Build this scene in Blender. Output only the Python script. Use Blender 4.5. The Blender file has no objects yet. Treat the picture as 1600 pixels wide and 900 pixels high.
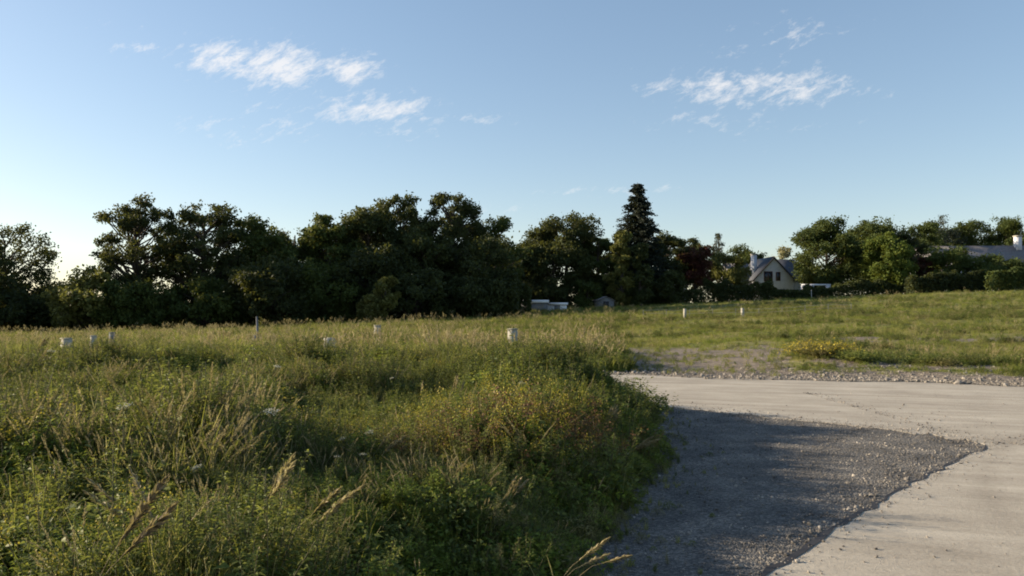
import bpy, math, random
import numpy as np
from mathutils import Vector
S = bpy.context.scene
COL = S.collection
R = math.radians
# ------------------------------------------------------------------ camera, sky, sun, exposure
F = 1209.0                       # focal length in pixels of the 1600 px wide photograph
EYE = 1.6; HOR = 485.0
cam_d = bpy.data.cameras.new('camera'); cam = bpy.data.objects.new('camera', cam_d); COL.objects.link(cam)
cam_d.sensor_width = 36; cam_d.lens = 36 * F / 1600; cam_d.clip_end = 6000; cam_d.clip_start = 0.05
cam.location = (0, 0, EYE); cam.rotation_euler = (R(90) + math.atan((HOR - 450) / F), 0, 0)
S.camera = cam
SUN_AZ, SUN_EL = R(75), R(16.5)    # degrees left of the view direction (+Y), above the horizon
S.view_settings.view_transform = 'Standard'; S.view_settings.look = 'None'
S.view_settings.exposure = 1.2; S.view_settings.gamma = 1
S.render.resolution_x, S.render.resolution_y = 1024, 576
S.render.engine = 'CYCLES'
S.cycles.filter_width = 1.9
S.cycles.transparent_max_bounces = 4; S.cycles.max_bounces = 6
sund = bpy.data.lights.new('sun', 'SUN'); sun = bpy.data.objects.new('sun', sund); COL.objects.link(sun)
sund.energy = 5.0; sund.angle = R(0.6); sund.color = (1.0, 0.83, 0.60)
to_sun = Vector((-math.sin(SUN_AZ) * math.cos(SUN_EL), math.cos(SUN_AZ) * math.cos(SUN_EL), math.sin(SUN_EL)))
sun.rotation_euler = to_sun.to_track_quat('Z', 'Y').to_euler()

W = bpy.data.worlds.new('World'); S.world = W; W.use_nodes = True
nt = W.node_tree; nt.nodes.clear()
def N(t, typ, **kw):
    n = t.nodes.new(typ)
    for k, v in kw.items(): setattr(n, k, v)
    return n
def M_(t, op, a, b=None, c=None, clamp=False):
    n = t.nodes.new('ShaderNodeMath'); n.operation = op; n.use_clamp = clamp
    for i, v in enumerate((a, b, c)):
        if v is None: continue
        if isinstance(v, (int, float)): n.inputs[i].default_value = v
        else: t.links.new(v, n.inputs[i])
    return n.outputs[0]
def mixc(t, fac, a, b, blend='MIX'):
    n = t.nodes.new('ShaderNodeMix'); n.data_type = 'RGBA'; n.blend_type = blend
    for s, v in ((n.inputs[0], fac), (n.inputs[6], a), (n.inputs[7], b)):
        if isinstance(v, (int, float)): s.default_value = v
        elif isinstance(v, tuple): s.default_value = v if len(v) == 4 else (*v, 1)
        else: t.links.new(v, s)
    return n.outputs[2]
sky = N(nt, 'ShaderNodeTexSky', sky_type='NISHITA', sun_disc=False)
sky.sun_elevation = SUN_EL; sky.sun_rotation = -SUN_AZ
sky.air_density = 1.0; sky.dust_density = 0.5; sky.ozone_density = 1.6; sky.altitude = 100
SKY_STRENGTH = 0.12
tc = N(nt, 'ShaderNodeTexCoord'); sep = N(nt, 'ShaderNodeSeparateXYZ'); nt.links.new(tc.outputs['Generated'], sep.inputs[0])
dx_, dy_, dz_ = sep.outputs
ysafe = M_(nt, 'MAXIMUM', dy_, 0.02)
u = M_(nt, 'DIVIDE', dx_, ysafe); v = M_(nt, 'DIVIDE', dz_, ysafe)
comb = N(nt, 'ShaderNodeCombineXYZ'); nt.links.new(u, comb.inputs[0])
nt.links.new(M_(nt, 'ADD', M_(nt, 'MULTIPLY', v, 2.0), M_(nt, 'MULTIPLY', u, -0.7)), comb.inputs[1])
nz = N(nt, 'ShaderNodeTexNoise'); nz.inputs['Scale'].default_value = 36; nz.inputs['Detail'].default_value = 11
nz.inputs['Roughness'].default_value = 0.72; nz.inputs['Distortion'].default_value = 0.25; nt.links.new(comb.outputs[0], nz.inputs['Vector'])
CLOUDS = [(345,88,62,26,.9),(430,100,72,34,1.0),(545,105,46,22,.95),(585,168,92,24,.85),(470,130,50,16,.5),(450,198,48,15,.6),(420,168,55,12,.45),
          (325,192,75,22,.42),(730,183,100,14,.42),(210,72,55,11,.55),(190,33,60,9,.3),(300,70,40,10,.5),
          (1140,135,95,26,.85),(1240,132,95,28,.8),(1022,135,30,12,.7),(1155,195,120,20,.42),(1245,48,50,28,.5),(1140,75,45,12,.4),
          (1330,38,35,15,.3),(1225,88,30,10,.35),(960,296,110,10,.5),(790,324,70,10,.4),(1165,35,30,12,.25),(620,205,60,14,.5),(380,215,70,14,.5),(1330,140,60,14,.5),(1090,180,60,12,.5),(880,300,60,6,.5),(1290,90,60,12,.22)]
total = None
for (cx, cy, rx, ry, a) in CLOUDS:
    du = M_(nt, 'MULTIPLY', M_(nt, 'SUBTRACT', u, (cx - 800) / F), F / rx)
    dv = M_(nt, 'MULTIPLY', M_(nt, 'SUBTRACT', v, (HOR - cy) / F), F / ry)
    r2 = M_(nt, 'ADD', M_(nt, 'MULTIPLY', du, du), M_(nt, 'MULTIPLY', dv, dv))
    e = M_(nt, 'MULTIPLY', M_(nt, 'EXPONENT', M_(nt, 'MULTIPLY', r2, -0.62)), a)
    total = e if total is None else M_(nt, 'MAXIMUM', total, e)
total = M_(nt, 'MULTIPLY', total, M_(nt, 'GREATER_THAN', dy_, 0.03))
# density = how far the noise rises above a threshold that the mask lowers
dens = M_(nt, 'SUBTRACT', nz.outputs['Fac'], M_(nt, 'SUBTRACT', 0.655, M_(nt, 'MULTIPLY', total, 0.36)))
dens = M_(nt, 'MULTIPLY', dens, 4.6, clamp=True)
dens = M_(nt, 'MULTIPLY', dens, M_(nt, 'POWER', M_(nt, 'MINIMUM', total, 1.0), 0.5))
warm = mixc(nt, nz.outputs['Fac'], (3.4, 3.4, 3.5), (4.2, 3.95, 3.7))
SKYADJ = nt.nodes.new('ShaderNodeHueSaturation'); SKYADJ.inputs['Saturation'].default_value = 1.14
GAM = nt.nodes.new('ShaderNodeGamma'); GAM.inputs[1].default_value = 0.72
nt.links.new(sky.outputs[0], GAM.inputs[0]); nt.links.new(mixc(nt, 1.0, GAM.outputs[0], (1.0, 0.985, 1.0), 'MULTIPLY'), SKYADJ.inputs['Color'])
skyc = mixc(nt, M_(nt, 'MULTIPLY', dens, 0.72), SKYADJ.outputs[0], warm)
bg = N(nt, 'ShaderNodeBackground'); bg.inputs[1].default_value = SKY_STRENGTH
nt.links.new(skyc, bg.inputs[0])
wo = N(nt, 'ShaderNodeOutputWorld'); nt.links.new(bg.outputs[0], wo.inputs[0])

# ------------------------------------------------------------------ helpers
rng = np.random.default_rng(7); random.seed(7)
def px(X, d): return ((X - 800) / F * d, d)
def tag(o, label=None, cat=None, group=None, kind=None):
    if label: o['label'] = label
    if cat: o['category'] = cat
    if group: o['group'] = group
    if kind: o['kind'] = kind
    return o
def empty(name, loc, rz=0):
    o = bpy.data.objects.new(name, None); COL.objects.link(o); o.location = loc; o.rotation_euler = (0, 0, rz)
    o.empty_display_size = 0.3; return o
def vnoise(x, y, s, seed=0):
    x = np.asarray(x, float) / s; y = np.asarray(y, float) / s
    xi = np.floor(x).astype(np.int64); yi = np.floor(y).astype(np.int64); fx = x - xi; fy = y - yi
    fx = fx * fx * (3 - 2 * fx); fy = fy * fy * (3 - 2 * fy)
    def h(a, b):
        n = (a * 374761393 + b * 668265263 + seed * 1442695041) & 0x7fffffff
        n = ((n ^ (n >> 13)) * 1274126177) & 0x7fffffff
        return ((n ^ (n >> 16)) & 0xffff) / 65535.0
    return (h(xi, yi) * (1 - fx) + h(xi + 1, yi) * fx) * (1 - fy) + (h(xi, yi + 1) * (1 - fx) + h(xi + 1, yi + 1) * fx) * fy
def ss(a, b, x):
    t = np.clip((np.asarray(x, float) - a) / (b - a), 0, 1); return t * t * (3 - 2 * t)
def edge_x(y): return np.interp(y, [0, 3, 4.66, 6, 8, 9, 12.5, 30], [-1.6, -.50, .22, .76, 1.30, 1.52, 2.05, 4.6]) + .6 * ( 0.10 * np.sin(y * 1.7) + 0.07 * np.sin(y * 4.1 + 1))
def plot_mask_d(x, y):
    return np.minimum(edge_x(y) - x, (13.7 - .345 * x) - y)
def road_far(x): return 20.2 - .345 * x + 0.25 * np.sin(x * .9) + .12 * np.sin(x * 2.3)
def on_road(x, y):   # ~1 on road and verge
    r = ss(-.1, -1.2, y - road_far(x) - .4)
    return r
ZT = np.array([-1.2, -.75, -.58, -.25, 0, .165, .33, .5, .66, 1.2]); ZV = np.array([-1.8, -1.6, -1.2, .15, 1.1, 2.1, 2.8, 3.5, 4.1, 5.])
def height(x, y):
    x = np.asarray(x, float); y = np.asarray(y, float)
    t = x / np.maximum(y, 8.0)
    zf = np.interp(np.clip(t, -1.2, 1.2), ZT, ZV)
    s = np.clip((y - 21) / 74, 0, 1); s = s * s * (1.55 - .55 * s)**1 * 0.5 + s * .5
    z = zf * s * ss(10, 22, y)
    far = 1 - on_road(x, y)
    z = z * far + far * (.22 * (vnoise(x, y, 5, 3) - .5) + .13 * (vnoise(x, y, 1.7, 4) - .5)) * ss(0, 3, y - road_far(x))
    z += far * .22 * np.exp(-((y - road_far(x) - 3.5) / 2.4) ** 2) * ss(2, 8, x) * (.4 + vnoise(x, y, 2.5, 8))
    m = ss(0, 1.1, plot_mask_d(x, y)) * ss(.9, 2.4, y)
    z += m * (.10 + .40 * vnoise(x, y, 2.1, 5) * vnoise(x, y, 3.7, 15) * 1.3 + .12 * vnoise(x, y, .8, 6))
    z += m * .16 * np.exp(-(((x - .9) / 1.5) ** 2 + ((y - 10.9) / 1.3) ** 2))
    return z
def hz(x, y): return float(height(x, y))

def make_mesh(name, V, Fc, mats=(), midx=None, attrs=None, smooth=False):
    """V (n,3), Fc: list of (k,3|4) index arrays"""
    me = bpy.data.meshes.new(name)
    V = np.asarray(V, np.float32).reshape(-1, 3)
    if isinstance(Fc, np.ndarray): Fc = [Fc]
    Fc = [np.asarray(f, np.int32) for f in Fc if len(f)]
    starts, loops, tot = [], [], 0
    for f in Fc:
        k, w = f.shape
        starts.append(tot + np.arange(k) * w); loops.append(f.ravel()); tot += k * w
    me.vertices.add(len(V)); me.vertices.foreach_set('co', V.ravel())
    st = np.concatenate(starts).astype(np.int32); lp = np.concatenate(loops)
    me.loops.add(len(lp)); me.loops.foreach_set('vertex_index', lp)
    me.polygons.add(len(st)); me.polygons.foreach_set('loop_start', st)
    if midx is not None: me.polygons.foreach_set('material_index', np.asarray(midx, np.int32))
    if smooth: me.polygons.foreach_set('use_smooth', np.ones(len(st), bool))
    for m in mats: me.materials.append(m)
    if attrs:
        for k, a in attrs.items():
            at = me.attributes.new(k, 'FLOAT', 'POINT'); at.data.foreach_set('value', np.asarray(a, np.float32))
    me.update(calc_edges=True); me.validate()
    return me
def link(name, me, parent=None, loc=None):
    o = bpy.data.objects.new(name, me); COL.objects.link(o)
    if parent is not None: o.parent = parent
    if loc is not None: o.location = loc
    return o
class Buf:
    def __init__(s): s.V = []; s.Q = []; s.T = []; s.tone = []; s.n = 0; s.qm = []; s.tm = []
    def add(s, V, Q=None, T=None, tone=.5, mi=0):
        V = np.asarray(V, float).reshape(-1, 3); s.V.append(V)
        s.tone.append(np.broadcast_to(np.asarray(tone, float), (len(V),)))
        if Q is not None and len(Q): Q = np.asarray(Q).reshape(-1, 4); s.Q.append(Q + s.n); s.qm += [mi] * len(Q)
        if T is not None and len(T): T = np.asarray(T).reshape(-1, 3); s.T.append(T + s.n); s.tm += [mi] * len(T)
        s.n += len(V)
    def mesh(s, name, mats, smooth=False):
        fc = []; mi = []
        if s.Q: fc.append(np.concatenate(s.Q)); mi += s.qm
        if s.T: fc.append(np.concatenate(s.T)); mi += s.tm
        return make_mesh(name, np.concatenate(s.V), fc, mats, mi, {'tone': np.concatenate(s.tone)}, smooth)
def tube(b, pts, rad, k=6, tone=.5, mi=0):
    pts = np.asarray(pts, float); n = len(pts); rad = np.broadcast_to(rad, (n,))
    T = np.gradient(pts, axis=0); T /= np.linalg.norm(T, axis=1)[:, None] + 1e-9
    ref = np.array([0.31, 0.95, 0.05]) if abs(T[0][2]) > .6 else np.array([0, 0, 1.])
    A = np.cross(T, ref); A /= np.linalg.norm(A, axis=1)[:, None] + 1e-9; B = np.cross(T, A)
    a = np.arange(k) * 2 * np.pi / k
    V = pts[:, None, :] + rad[:, None, None] * (np.cos(a)[None, :, None] * A[:, None, :] + np.sin(a)[None, :, None] * B[:, None, :])
    Q = [[i * k + j, i * k + (j + 1) % k, (i + 1) * k + (j + 1) % k, (i + 1) * k + j] for i in range(n - 1) for j in range(k)]
    b.add(V.reshape(-1, 3), Q, tone=tone, mi=mi)
def blade(b, base, az, L, w, lean, bend, tone, mi=0, seg=4):
    s = np.linspace(0, 1, seg + 1)
    ang = lean + bend * s
    dx = np.concatenate([[0], np.cumsum(np.sin(ang[:-1]) * L / seg)]); dz = np.concatenate([[0], np.cumsum(np.cos(ang[:-1]) * L / seg)])
    c, sn = math.cos(az), math.sin(az)
    P = np.stack([base[0] + dx * c, base[1] + dx * sn, base[2] + dz], 1)
    ww = w * (1 - s ** 2.2) * .5 + .0006
    side = np.array([-sn, c, 0.])
    V = np.concatenate([P - side * ww[:, None], P + side * ww[:, None]])
    m = seg + 1
    Q = [[i, i + m, i + 1 + m, i + 1] for i in range(seg)]
    b.add(V, Q, tone=tone, mi=mi); return P[-1]
def leaves(b, C, D, size, wr, tone, mi=0, droop=.25):
    """many pointed folded leaves: centres C (n,3) are leaf bases, D directions"""
    n = len(C); D = D / (np.linalg.norm(D, axis=1)[:, None] + 1e-9)
    rnd = rng.normal(size=(n, 3)) * .35 + np.array([0, 0, 1.]); Sd = np.cross(D, rnd); Sd /= np.linalg.norm(Sd, axis=1)[:, None] + 1e-9
    U = np.cross(Sd, D); size = np.broadcast_to(size, (n,))[:, None]
    p0 = C; p1 = C + D * size * .45 - U * size * .05; p2 = C + D * size - np.array([0, 0, 1.]) * size * droop
    l = C + D * size * .4 + Sd * size * wr * .5 + U * size * .06; r = C + D * size * .4 - Sd * size * wr * .5 + U * size * .06
    V = np.stack([p0, l, p2, r, p1], 1).reshape(-1, 3)
    i = np.arange(n)[:, None] * 5
    T = np.concatenate([i + [0, 4, 1], i + [1, 4, 2], i + [0, 3, 4], i + [3, 2, 4]])
    b.add(V, None, T, tone=np.repeat(np.broadcast_to(tone, (n,)), 5), mi=mi)

# ------------------------------------------------------------------ materials
def new_mat(name):
    m = bpy.data.materials.new(name); m.use_nodes = True; t = m.node_tree; t.nodes.clear()
    out = N(t, 'ShaderNodeOutputMaterial'); return m, t, out
def noise(t, scale, detail=4, rough=.55, vec=None, dist=0):
    n = N(t, 'ShaderNodeTexNoise'); n.inputs['Scale'].default_value = scale; n.inputs['Detail'].default_value = detail
    n.inputs['Roughness'].default_value = rough; n.inputs['Distortion'].default_value = dist
    if vec is None: vec = N(t, 'ShaderNodeNewGeometry').outputs['Position']
    t.links.new(vec, n.inputs['Vector']); return n.outputs['Fac']
def ramp(t, fac, stops):
    n = N(t, 'ShaderNodeValToRGB'); e = n.color_ramp.elements
    while len(e) < len(stops): e.new(0.5)
    for i, (p, c) in enumerate(stops): e[i].position = p; e[i].color = (*c, 1)
    t.links.new(fac, n.inputs[0]); return n.outputs[0]
def foliage(name, stops, transl=.35, rough=.6, patch=.35, patch_scale=.9, spec=.2):
    """leaf material: colour from per-leaf tone + random per plant + patches"""
    m, t, out = new_mat(name)
    a = N(t, 'ShaderNodeAttribute', attribute_name='tone'); oi = N(t, 'ShaderNodeObjectInfo')
    f = M_(t, 'MULTIPLY', a.outputs['Fac'], .5)
    f = M_(t, 'ADD', f, M_(t, 'MULTIPLY', oi.outputs['Random'], .5 - patch * .5))
    pn = M_(t, 'MULTIPLY', M_(t, 'SUBTRACT', noise(t, patch_scale, 3), .25), 2.0, clamp=True)
    f = M_(t, 'ADD', f, M_(t, 'MULTIPLY', pn, patch * .5), clamp=True)
    c = ramp(t, f, stops)
    d = N(t, 'ShaderNodeBsdfPrincipled'); d.inputs['Roughness'].default_value = rough; d.inputs['Specular IOR Level'].default_value = spec
    t.links.new(c, d.inputs['Base Color'])
    tr = N(t, 'ShaderNodeBsdfTranslucent'); t.links.new(mixc(t, .35, c, (.33, .33, .05)), tr.inputs[0])
    mx = N(t, 'ShaderNodeMixShader'); mx.inputs[0].default_value = transl
    t.links.new(d.outputs[0], mx.inputs[1]); t.links.new(tr.outputs[0], mx.inputs[2]); t.links.new(mx.outputs[0], out.inputs[0])
    return m
def solid(name, stops, scale=6, rough=.8, bump=0, bscale=40, detail=6, stretch=None, spec=.3):
    m, t, out = new_mat(name)
    vec = None
    if stretch:
        mp = N(t, 'ShaderNodeMapping'); mp.inputs['Scale'].default_value = stretch
        t.links.new(N(t, 'ShaderNodeTexCoord').outputs['Object'], mp.inputs['Vector']); vec = mp.outputs[0]
    c = ramp(t, noise(t, scale, detail, vec=vec), stops)
    d = N(t, 'ShaderNodeBsdfPrincipled'); d.inputs['Roughness'].default_value = rough; d.inputs['Specular IOR Level'].default_value = spec
    t.links.new(c, d.inputs['Base Color'])
    if bump:
        bn = N(t, 'ShaderNodeBump'); bn.inputs['Distance'].default_value = bump; bn.inputs['Strength'].default_value = .8
        t.links.new(noise(t, bscale, 5, vec=vec), bn.inputs['Height']); t.links.new(bn.outputs[0], d.inputs['Normal'])
    t.links.new(d.outputs[0], out.inputs[0]); return m
G = {}
G['grass'] = foliage('grass_blades', [(0.15, (.06, .085, .018)), (.36, (.145, .175, .032)), (.56, (.27, .26, .065)), (.78, (.48, .40, .23))], .5, patch=.5, patch_scale=.6)
G['fgrass'] = foliage('field_grass_blades', [(0.1, (.05, .075, .014)), (.4, (.13, .165, .03)), (.65, (.22, .23, .055)), (.95, (.38, .32, .16))], .5, patch=.7, patch_scale=.35)
G['straw'] = foliage('dry_straw', [(0.1, (.20, .16, .08)), (.5, (.31, .25, .14)), (.9, (.44, .37, .23))], .35, patch=.3)
G['weed'] = foliage('weed_leaves', [(0.15, (.032, .056, .02)), (.48, (.095, .13, .03)), (.8, (.23, .25, .065))], .42, patch=.45, patch_scale=.8)
G['lush'] = foliage('lush_leaves', [(0.1, (.05, .09, .016)), (.5, (.13, .19, .03)), (.9, (.26, .31, .05))], .45, patch=.3)
G['olive'] = foliage('olive_leaves', [(0.1, (.11, .105, .04)), (.5, (.19, .175, .07)), (.9, (.30, .26, .12))], .4, patch=.4)
G['yellow'] = foliage('yellow_flowers', [(0.1, (.26, .21, .02)), (.5, (.40, .31, .03)), (.9, (.52, .43, .08))], .3, patch=.2)
G['white'] = foliage('white_umbels', [(0.1, (.45, .43, .33)), (.9, (.7, .68, .58))], .25, patch=.2)
G['rust'] = foliage('rusty_stalks', [(0.1, (.06, .03, .015)), (.5, (.13, .06, .03)), (.9, (.2, .11, .05))], .2, patch=.2)
G['tan'] = foliage('tan_plume', [(0.1, (.14, .10, .06)), (.9, (.28, .21, .13))], .3)
G['stem'] = solid('green_brown_stem', [(.3, (.05, .05, .02)), (.7, (.11, .10, .045))], 20)
G['bark'] = solid('tree_bark', [(.3, (.035, .028, .02)), (.7, (.085, .07, .055))], 8, bump=.02, bscale=14)
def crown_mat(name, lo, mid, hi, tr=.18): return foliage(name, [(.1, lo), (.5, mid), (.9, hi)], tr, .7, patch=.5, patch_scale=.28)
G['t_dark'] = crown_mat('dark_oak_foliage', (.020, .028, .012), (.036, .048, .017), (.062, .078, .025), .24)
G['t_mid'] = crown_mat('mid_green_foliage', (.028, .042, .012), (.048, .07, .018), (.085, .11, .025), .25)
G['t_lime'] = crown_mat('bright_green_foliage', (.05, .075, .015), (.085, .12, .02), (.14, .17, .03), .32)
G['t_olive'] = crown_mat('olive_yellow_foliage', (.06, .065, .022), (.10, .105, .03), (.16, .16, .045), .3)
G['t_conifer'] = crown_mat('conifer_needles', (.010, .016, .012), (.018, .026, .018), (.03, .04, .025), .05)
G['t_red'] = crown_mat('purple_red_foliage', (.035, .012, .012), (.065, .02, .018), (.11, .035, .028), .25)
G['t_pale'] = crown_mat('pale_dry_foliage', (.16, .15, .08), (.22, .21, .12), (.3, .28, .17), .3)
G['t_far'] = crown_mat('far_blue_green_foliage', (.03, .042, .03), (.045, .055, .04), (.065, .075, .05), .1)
G['wall'] = solid('pale_render', [(.3, (.46, .47, .51)), (.7, (.55, .56, .60))], 1.5, .9)
G['whitewall'] = solid('white_metal_sheet', [(.3, (.62, .63, .68)), (.7, (.74, .75, .78))], 1, .5)
G['slate'] = solid('slate_roof', [(.3, (.05, .055, .07)), (.7, (.085, .09, .105))], 3, .65, bump=.01, bscale=5)
G['greyroof'] = solid('weathered_tile_roof', [(.3, (.13, .125, .13)), (.7, (.2, .185, .185))], 3, .75, bump=.01, bscale=5)
G['brownwood'] = solid('red_brown_wood', [(.3, (.10, .04, .03)), (.7, (.15, .07, .05))], 3)
G['pane'] = solid('dark_window_glass', [(.3, (.02, .022, .028)), (.7, (.035, .04, .05))], 1, .15, spec=.5)
G['dark'] = solid('dark_recess_paint', [(.3, (.02, .02, .024)), (.7, (.035, .035, .04))], 1)
G['concrete'] = solid('pale_concrete', [(.3, (.24, .225, .18)), (.7, (.44, .42, .36))], 9, .85, bump=.004)
G['greypaint'] = solid('grey_paint', [(.3, (.12, .125, .14)), (.7, (.18, .19, .21))], 4)
G['pvc'] = solid('pale_grey_plastic', [(.3, (.5, .5, .5)), (.7, (.62, .62, .62))], 4, .5)
G['wire'] = solid('galvanised_wire', [(.3, (.25, .25, .25)), (.7, (.35, .35, .34))], 4, .5)
G['stone'] = solid('pebbles', [(.3, (.09, .082, .072)), (.5, (.20, .18, .155)), (.7, (.36, .32, .27))], 9, .85)
G['darkstone'] = solid('dark_chippings', [(.3, (.05, .047, .044)), (.48, (.15, .135, .118)), (.62, (.36, .32, .27))], 2.2, .85)

# ground: grass litter / bare dirt chosen by the painted 'bare' attribute broken up by noise
gm, t, out = new_mat('meadow_ground')
bare = N(t, 'ShaderNodeAttribute', attribute_name='bare').outputs['Fac']
n1 = noise(t, .35, 8, .62); n2 = noise(t, 6, 6, .6); n3 = noise(t, 45, 4, .6)
gcol = ramp(t, M_(t, 'ADD', M_(t, 'MULTIPLY', n1, .6), M_(t, 'MULTIPLY', n2, .4)), [(.36, (.06, .07, .022)), (.46, (.12, .13, .035)), (.56, (.19, .18, .06)), (.66, (.28, .24, .12))])
dcol = ramp(t, M_(t, 'ADD', M_(t, 'MULTIPLY', n2, .5), M_(t, 'MULTIPLY', n3, .5)), [(.36, (.085, .07, .055)), (.5, (.19, .158, .125)), (.64, (.33, .28, .23))])
bf = M_(t, 'MULTIPLY', M_(t, 'SUBTRACT', M_(t, 'ADD', bare, M_(t, 'MULTIPLY', M_(t, 'SUBTRACT', noise(t, 1.4, 7, .65), .5), 1.3)), .38), 4.0, clamp=True)
d = N(t, 'ShaderNodeBsdfPrincipled'); d.inputs['Roughness'].default_value = .95; d.inputs['Specular IOR Level'].default_value = .1
t.links.new(mixc(t, bf, gcol, dcol), d.inputs['Base Color'])
bn = N(t, 'ShaderNodeBump'); bn.inputs['Distance'].default_value = .05; bn.inputs['Strength'].default_value = .9
t.links.new(M_(t, 'ADD', n2, M_(t, 'MULTIPLY', n3, .3)), bn.inputs['Height']); t.links.new(bn.outputs[0], d.inputs['Normal']); t.links.new(d.outputs[0], out.inputs[0])
G['ground'] = gm
# road: compacted pale aggregate, wheel streaks along its course
rm, t, out = new_mat('pale_compacted_road')
pos = N(t, 'ShaderNodeNewGeometry').outputs['Position']
mp = N(t, 'ShaderNodeMapping'); mp.vector_type = 'TEXTURE'; mp.inputs['Rotation'].default_value = (0, 0, math.atan(-.345)); mp.inputs['Scale'].default_value = (4.5, .4, 1)
t.links.new(pos, mp.inputs['Vector'])
st = noise(t, 1.0, 6, .6, vec=mp.outputs[0], dist=.4); gr = noise(t, 38, 5, .8); md = noise(t, 1.1, 6, .6)
f = M_(t, 'ADD', M_(t, 'ADD', M_(t, 'MULTIPLY', st, .36), M_(t, 'MULTIPLY', gr, .36)), M_(t, 'MULTIPLY', md, .28))
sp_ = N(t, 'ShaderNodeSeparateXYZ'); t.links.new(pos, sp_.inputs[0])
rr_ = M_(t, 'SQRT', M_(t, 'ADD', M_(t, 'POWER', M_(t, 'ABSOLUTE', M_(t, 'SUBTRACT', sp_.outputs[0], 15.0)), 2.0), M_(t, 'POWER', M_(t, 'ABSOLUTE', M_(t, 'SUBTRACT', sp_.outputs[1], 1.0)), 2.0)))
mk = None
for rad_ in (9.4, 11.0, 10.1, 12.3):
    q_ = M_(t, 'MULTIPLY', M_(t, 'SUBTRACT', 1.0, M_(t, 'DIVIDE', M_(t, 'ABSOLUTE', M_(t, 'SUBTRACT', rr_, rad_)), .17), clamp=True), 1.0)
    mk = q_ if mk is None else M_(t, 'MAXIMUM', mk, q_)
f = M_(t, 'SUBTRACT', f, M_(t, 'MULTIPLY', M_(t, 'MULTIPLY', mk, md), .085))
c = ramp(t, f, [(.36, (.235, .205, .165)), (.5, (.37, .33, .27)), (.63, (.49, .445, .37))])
d = N(t, 'ShaderNodeBsdfPrincipled'); d.inputs['Roughness'].default_value = .9; d.inputs['Specular IOR Level'].default_value = .2
t.links.new(c, d.inputs['Base Color']); bn = N(t, 'ShaderNodeBump'); bn.inputs['Distance'].default_value = .012; bn.inputs['Strength'].default_value = .7
t.links.new(M_(t, 'ADD', gr, M_(t, 'MULTIPLY', st, 2.0)), bn.inputs['Height']); t.links.new(bn.outputs[0], d.inputs['Normal']); t.links.new(d.outputs[0], out.inputs[0])
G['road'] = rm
G['verge'] = None
vm, t, out = new_mat('loose_gravel_bed')
vo = N(t, 'ShaderNodeTexVoronoi'); vo.inputs['Scale'].default_value = 60; t.links.new(N(t, 'ShaderNodeNewGeometry').outputs['Position'], vo.inputs['Vector'])
sp = N(t, 'ShaderNodeSeparateColor'); t.links.new(vo.outputs['Color'], sp.inputs[0])
f = M_(t, 'ADD', M_(t, 'MULTIPLY', sp.outputs[0], .4), M_(t, 'MULTIPLY', noise(t, 2.2, 6), .6))
c = ramp(t, f, [(.25, (.04, .038, .037)), (.5, (.09, .084, .077)), (.75, (.22, .20, .175))])  # gravel grey, darkened further to put the bank's shade into the colour
d = N(t, 'ShaderNodeBsdfPrincipled'); d.inputs['Roughness'].default_value = .9
t.links.new(c, d.inputs['Base Color']); bn = N(t, 'ShaderNodeBump'); bn.invert = True; bn.inputs['Distance'].default_value = .02; bn.inputs['Strength'].default_value = .9
t.links.new(vo.outputs['Distance'], bn.inputs['Height']); t.links.new(bn.outputs[0], d.inputs['Normal']); t.links.new(d.outputs[0], out.inputs[0])
G['verge'] = vm

# ------------------------------------------------------------------ the ground sheet
def graded(lims):
    out = [lims[0][0]]
    for (a, b, s) in lims: n = max(1, int(round((b - a) / s))); out += list(np.linspace(a, b, n + 1)[1:])
    return np.array(out)
gx = graded([(-3000, -400, 200), (-400, -120, 20), (-120, -30, 3), (-30, -10, .6), (-10, 14, .16), (14, 40, .6), (40, 130, 3), (130, 400, 20), (400, 3000, 200)])
gy = graded([(-600, -40, 80), (-40, 0, 4), (0, 22, .16), (22, 45, .45), (45, 130, 1.7), (130, 400, 15), (400, 4000, 200)])
XX, YY = np.meshgrid(gx, gy); ZZ = height(XX, YY)
def bare_at(x, y):
    rf = road_far(x); dd = y - rf
    X = 800 + F * x / np.maximum(y, 1)
    b = .9 * ss(2.6, .6, dd) * ss(-2, -1, dd)                       # rough shoulder beyond the road
    b = np.maximum(b, .80 * ss(17, 9, dd) * ss(1290, 1200, X) * ss(890, 930, X))   # dirt patch
    b = np.maximum(b, .78 * ss(5.5, 2.5, dd) * ss(-1, 0, dd) * ss(1225, 1300, X) * ss(.42, .62, vnoise(x / 2.5, y, .9, 55)))
    b = np.maximum(b, .45 * ss(1.5, .5, np.abs(y - (25.0 - .12 * x))) * ss(1380, 1450, X))
    b = np.maximum(b, .80 * ss(3.2, 1.0, np.abs(y - (32 + .02 * x))) * ss(1270, 1340, X))   # thin track in the field
    b = np.maximum(b, .5 * ss(1.5, .4, np.abs(y - (29 - .1 * x))) * ss(1180, 1220, X) * ss(1330, 1290, X))
    b = np.maximum(b, .9 * on_road(x, y) * ss(.3, -.2, plot_mask_d(x, y)))
    b = np.where(plot_mask_d(x, y) > 0.2, .3, b)
    return b
BB = bare_at(XX, YY)
nx, ny = len(gx), len(gy)
ii = (np.arange(ny - 1)[:, None] * nx + np.arange(nx - 1)[None, :]).ravel()
Q = np.stack([ii, ii + 1, ii + nx + 1, ii + nx], 1)
me = make_mesh('ground', np.stack([XX, YY, ZZ], -1).reshape(-1, 3), Q, [G['ground']], None, {'bare': BB.ravel()}, True)
tag(link('ground', me), kind='structure')

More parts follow.
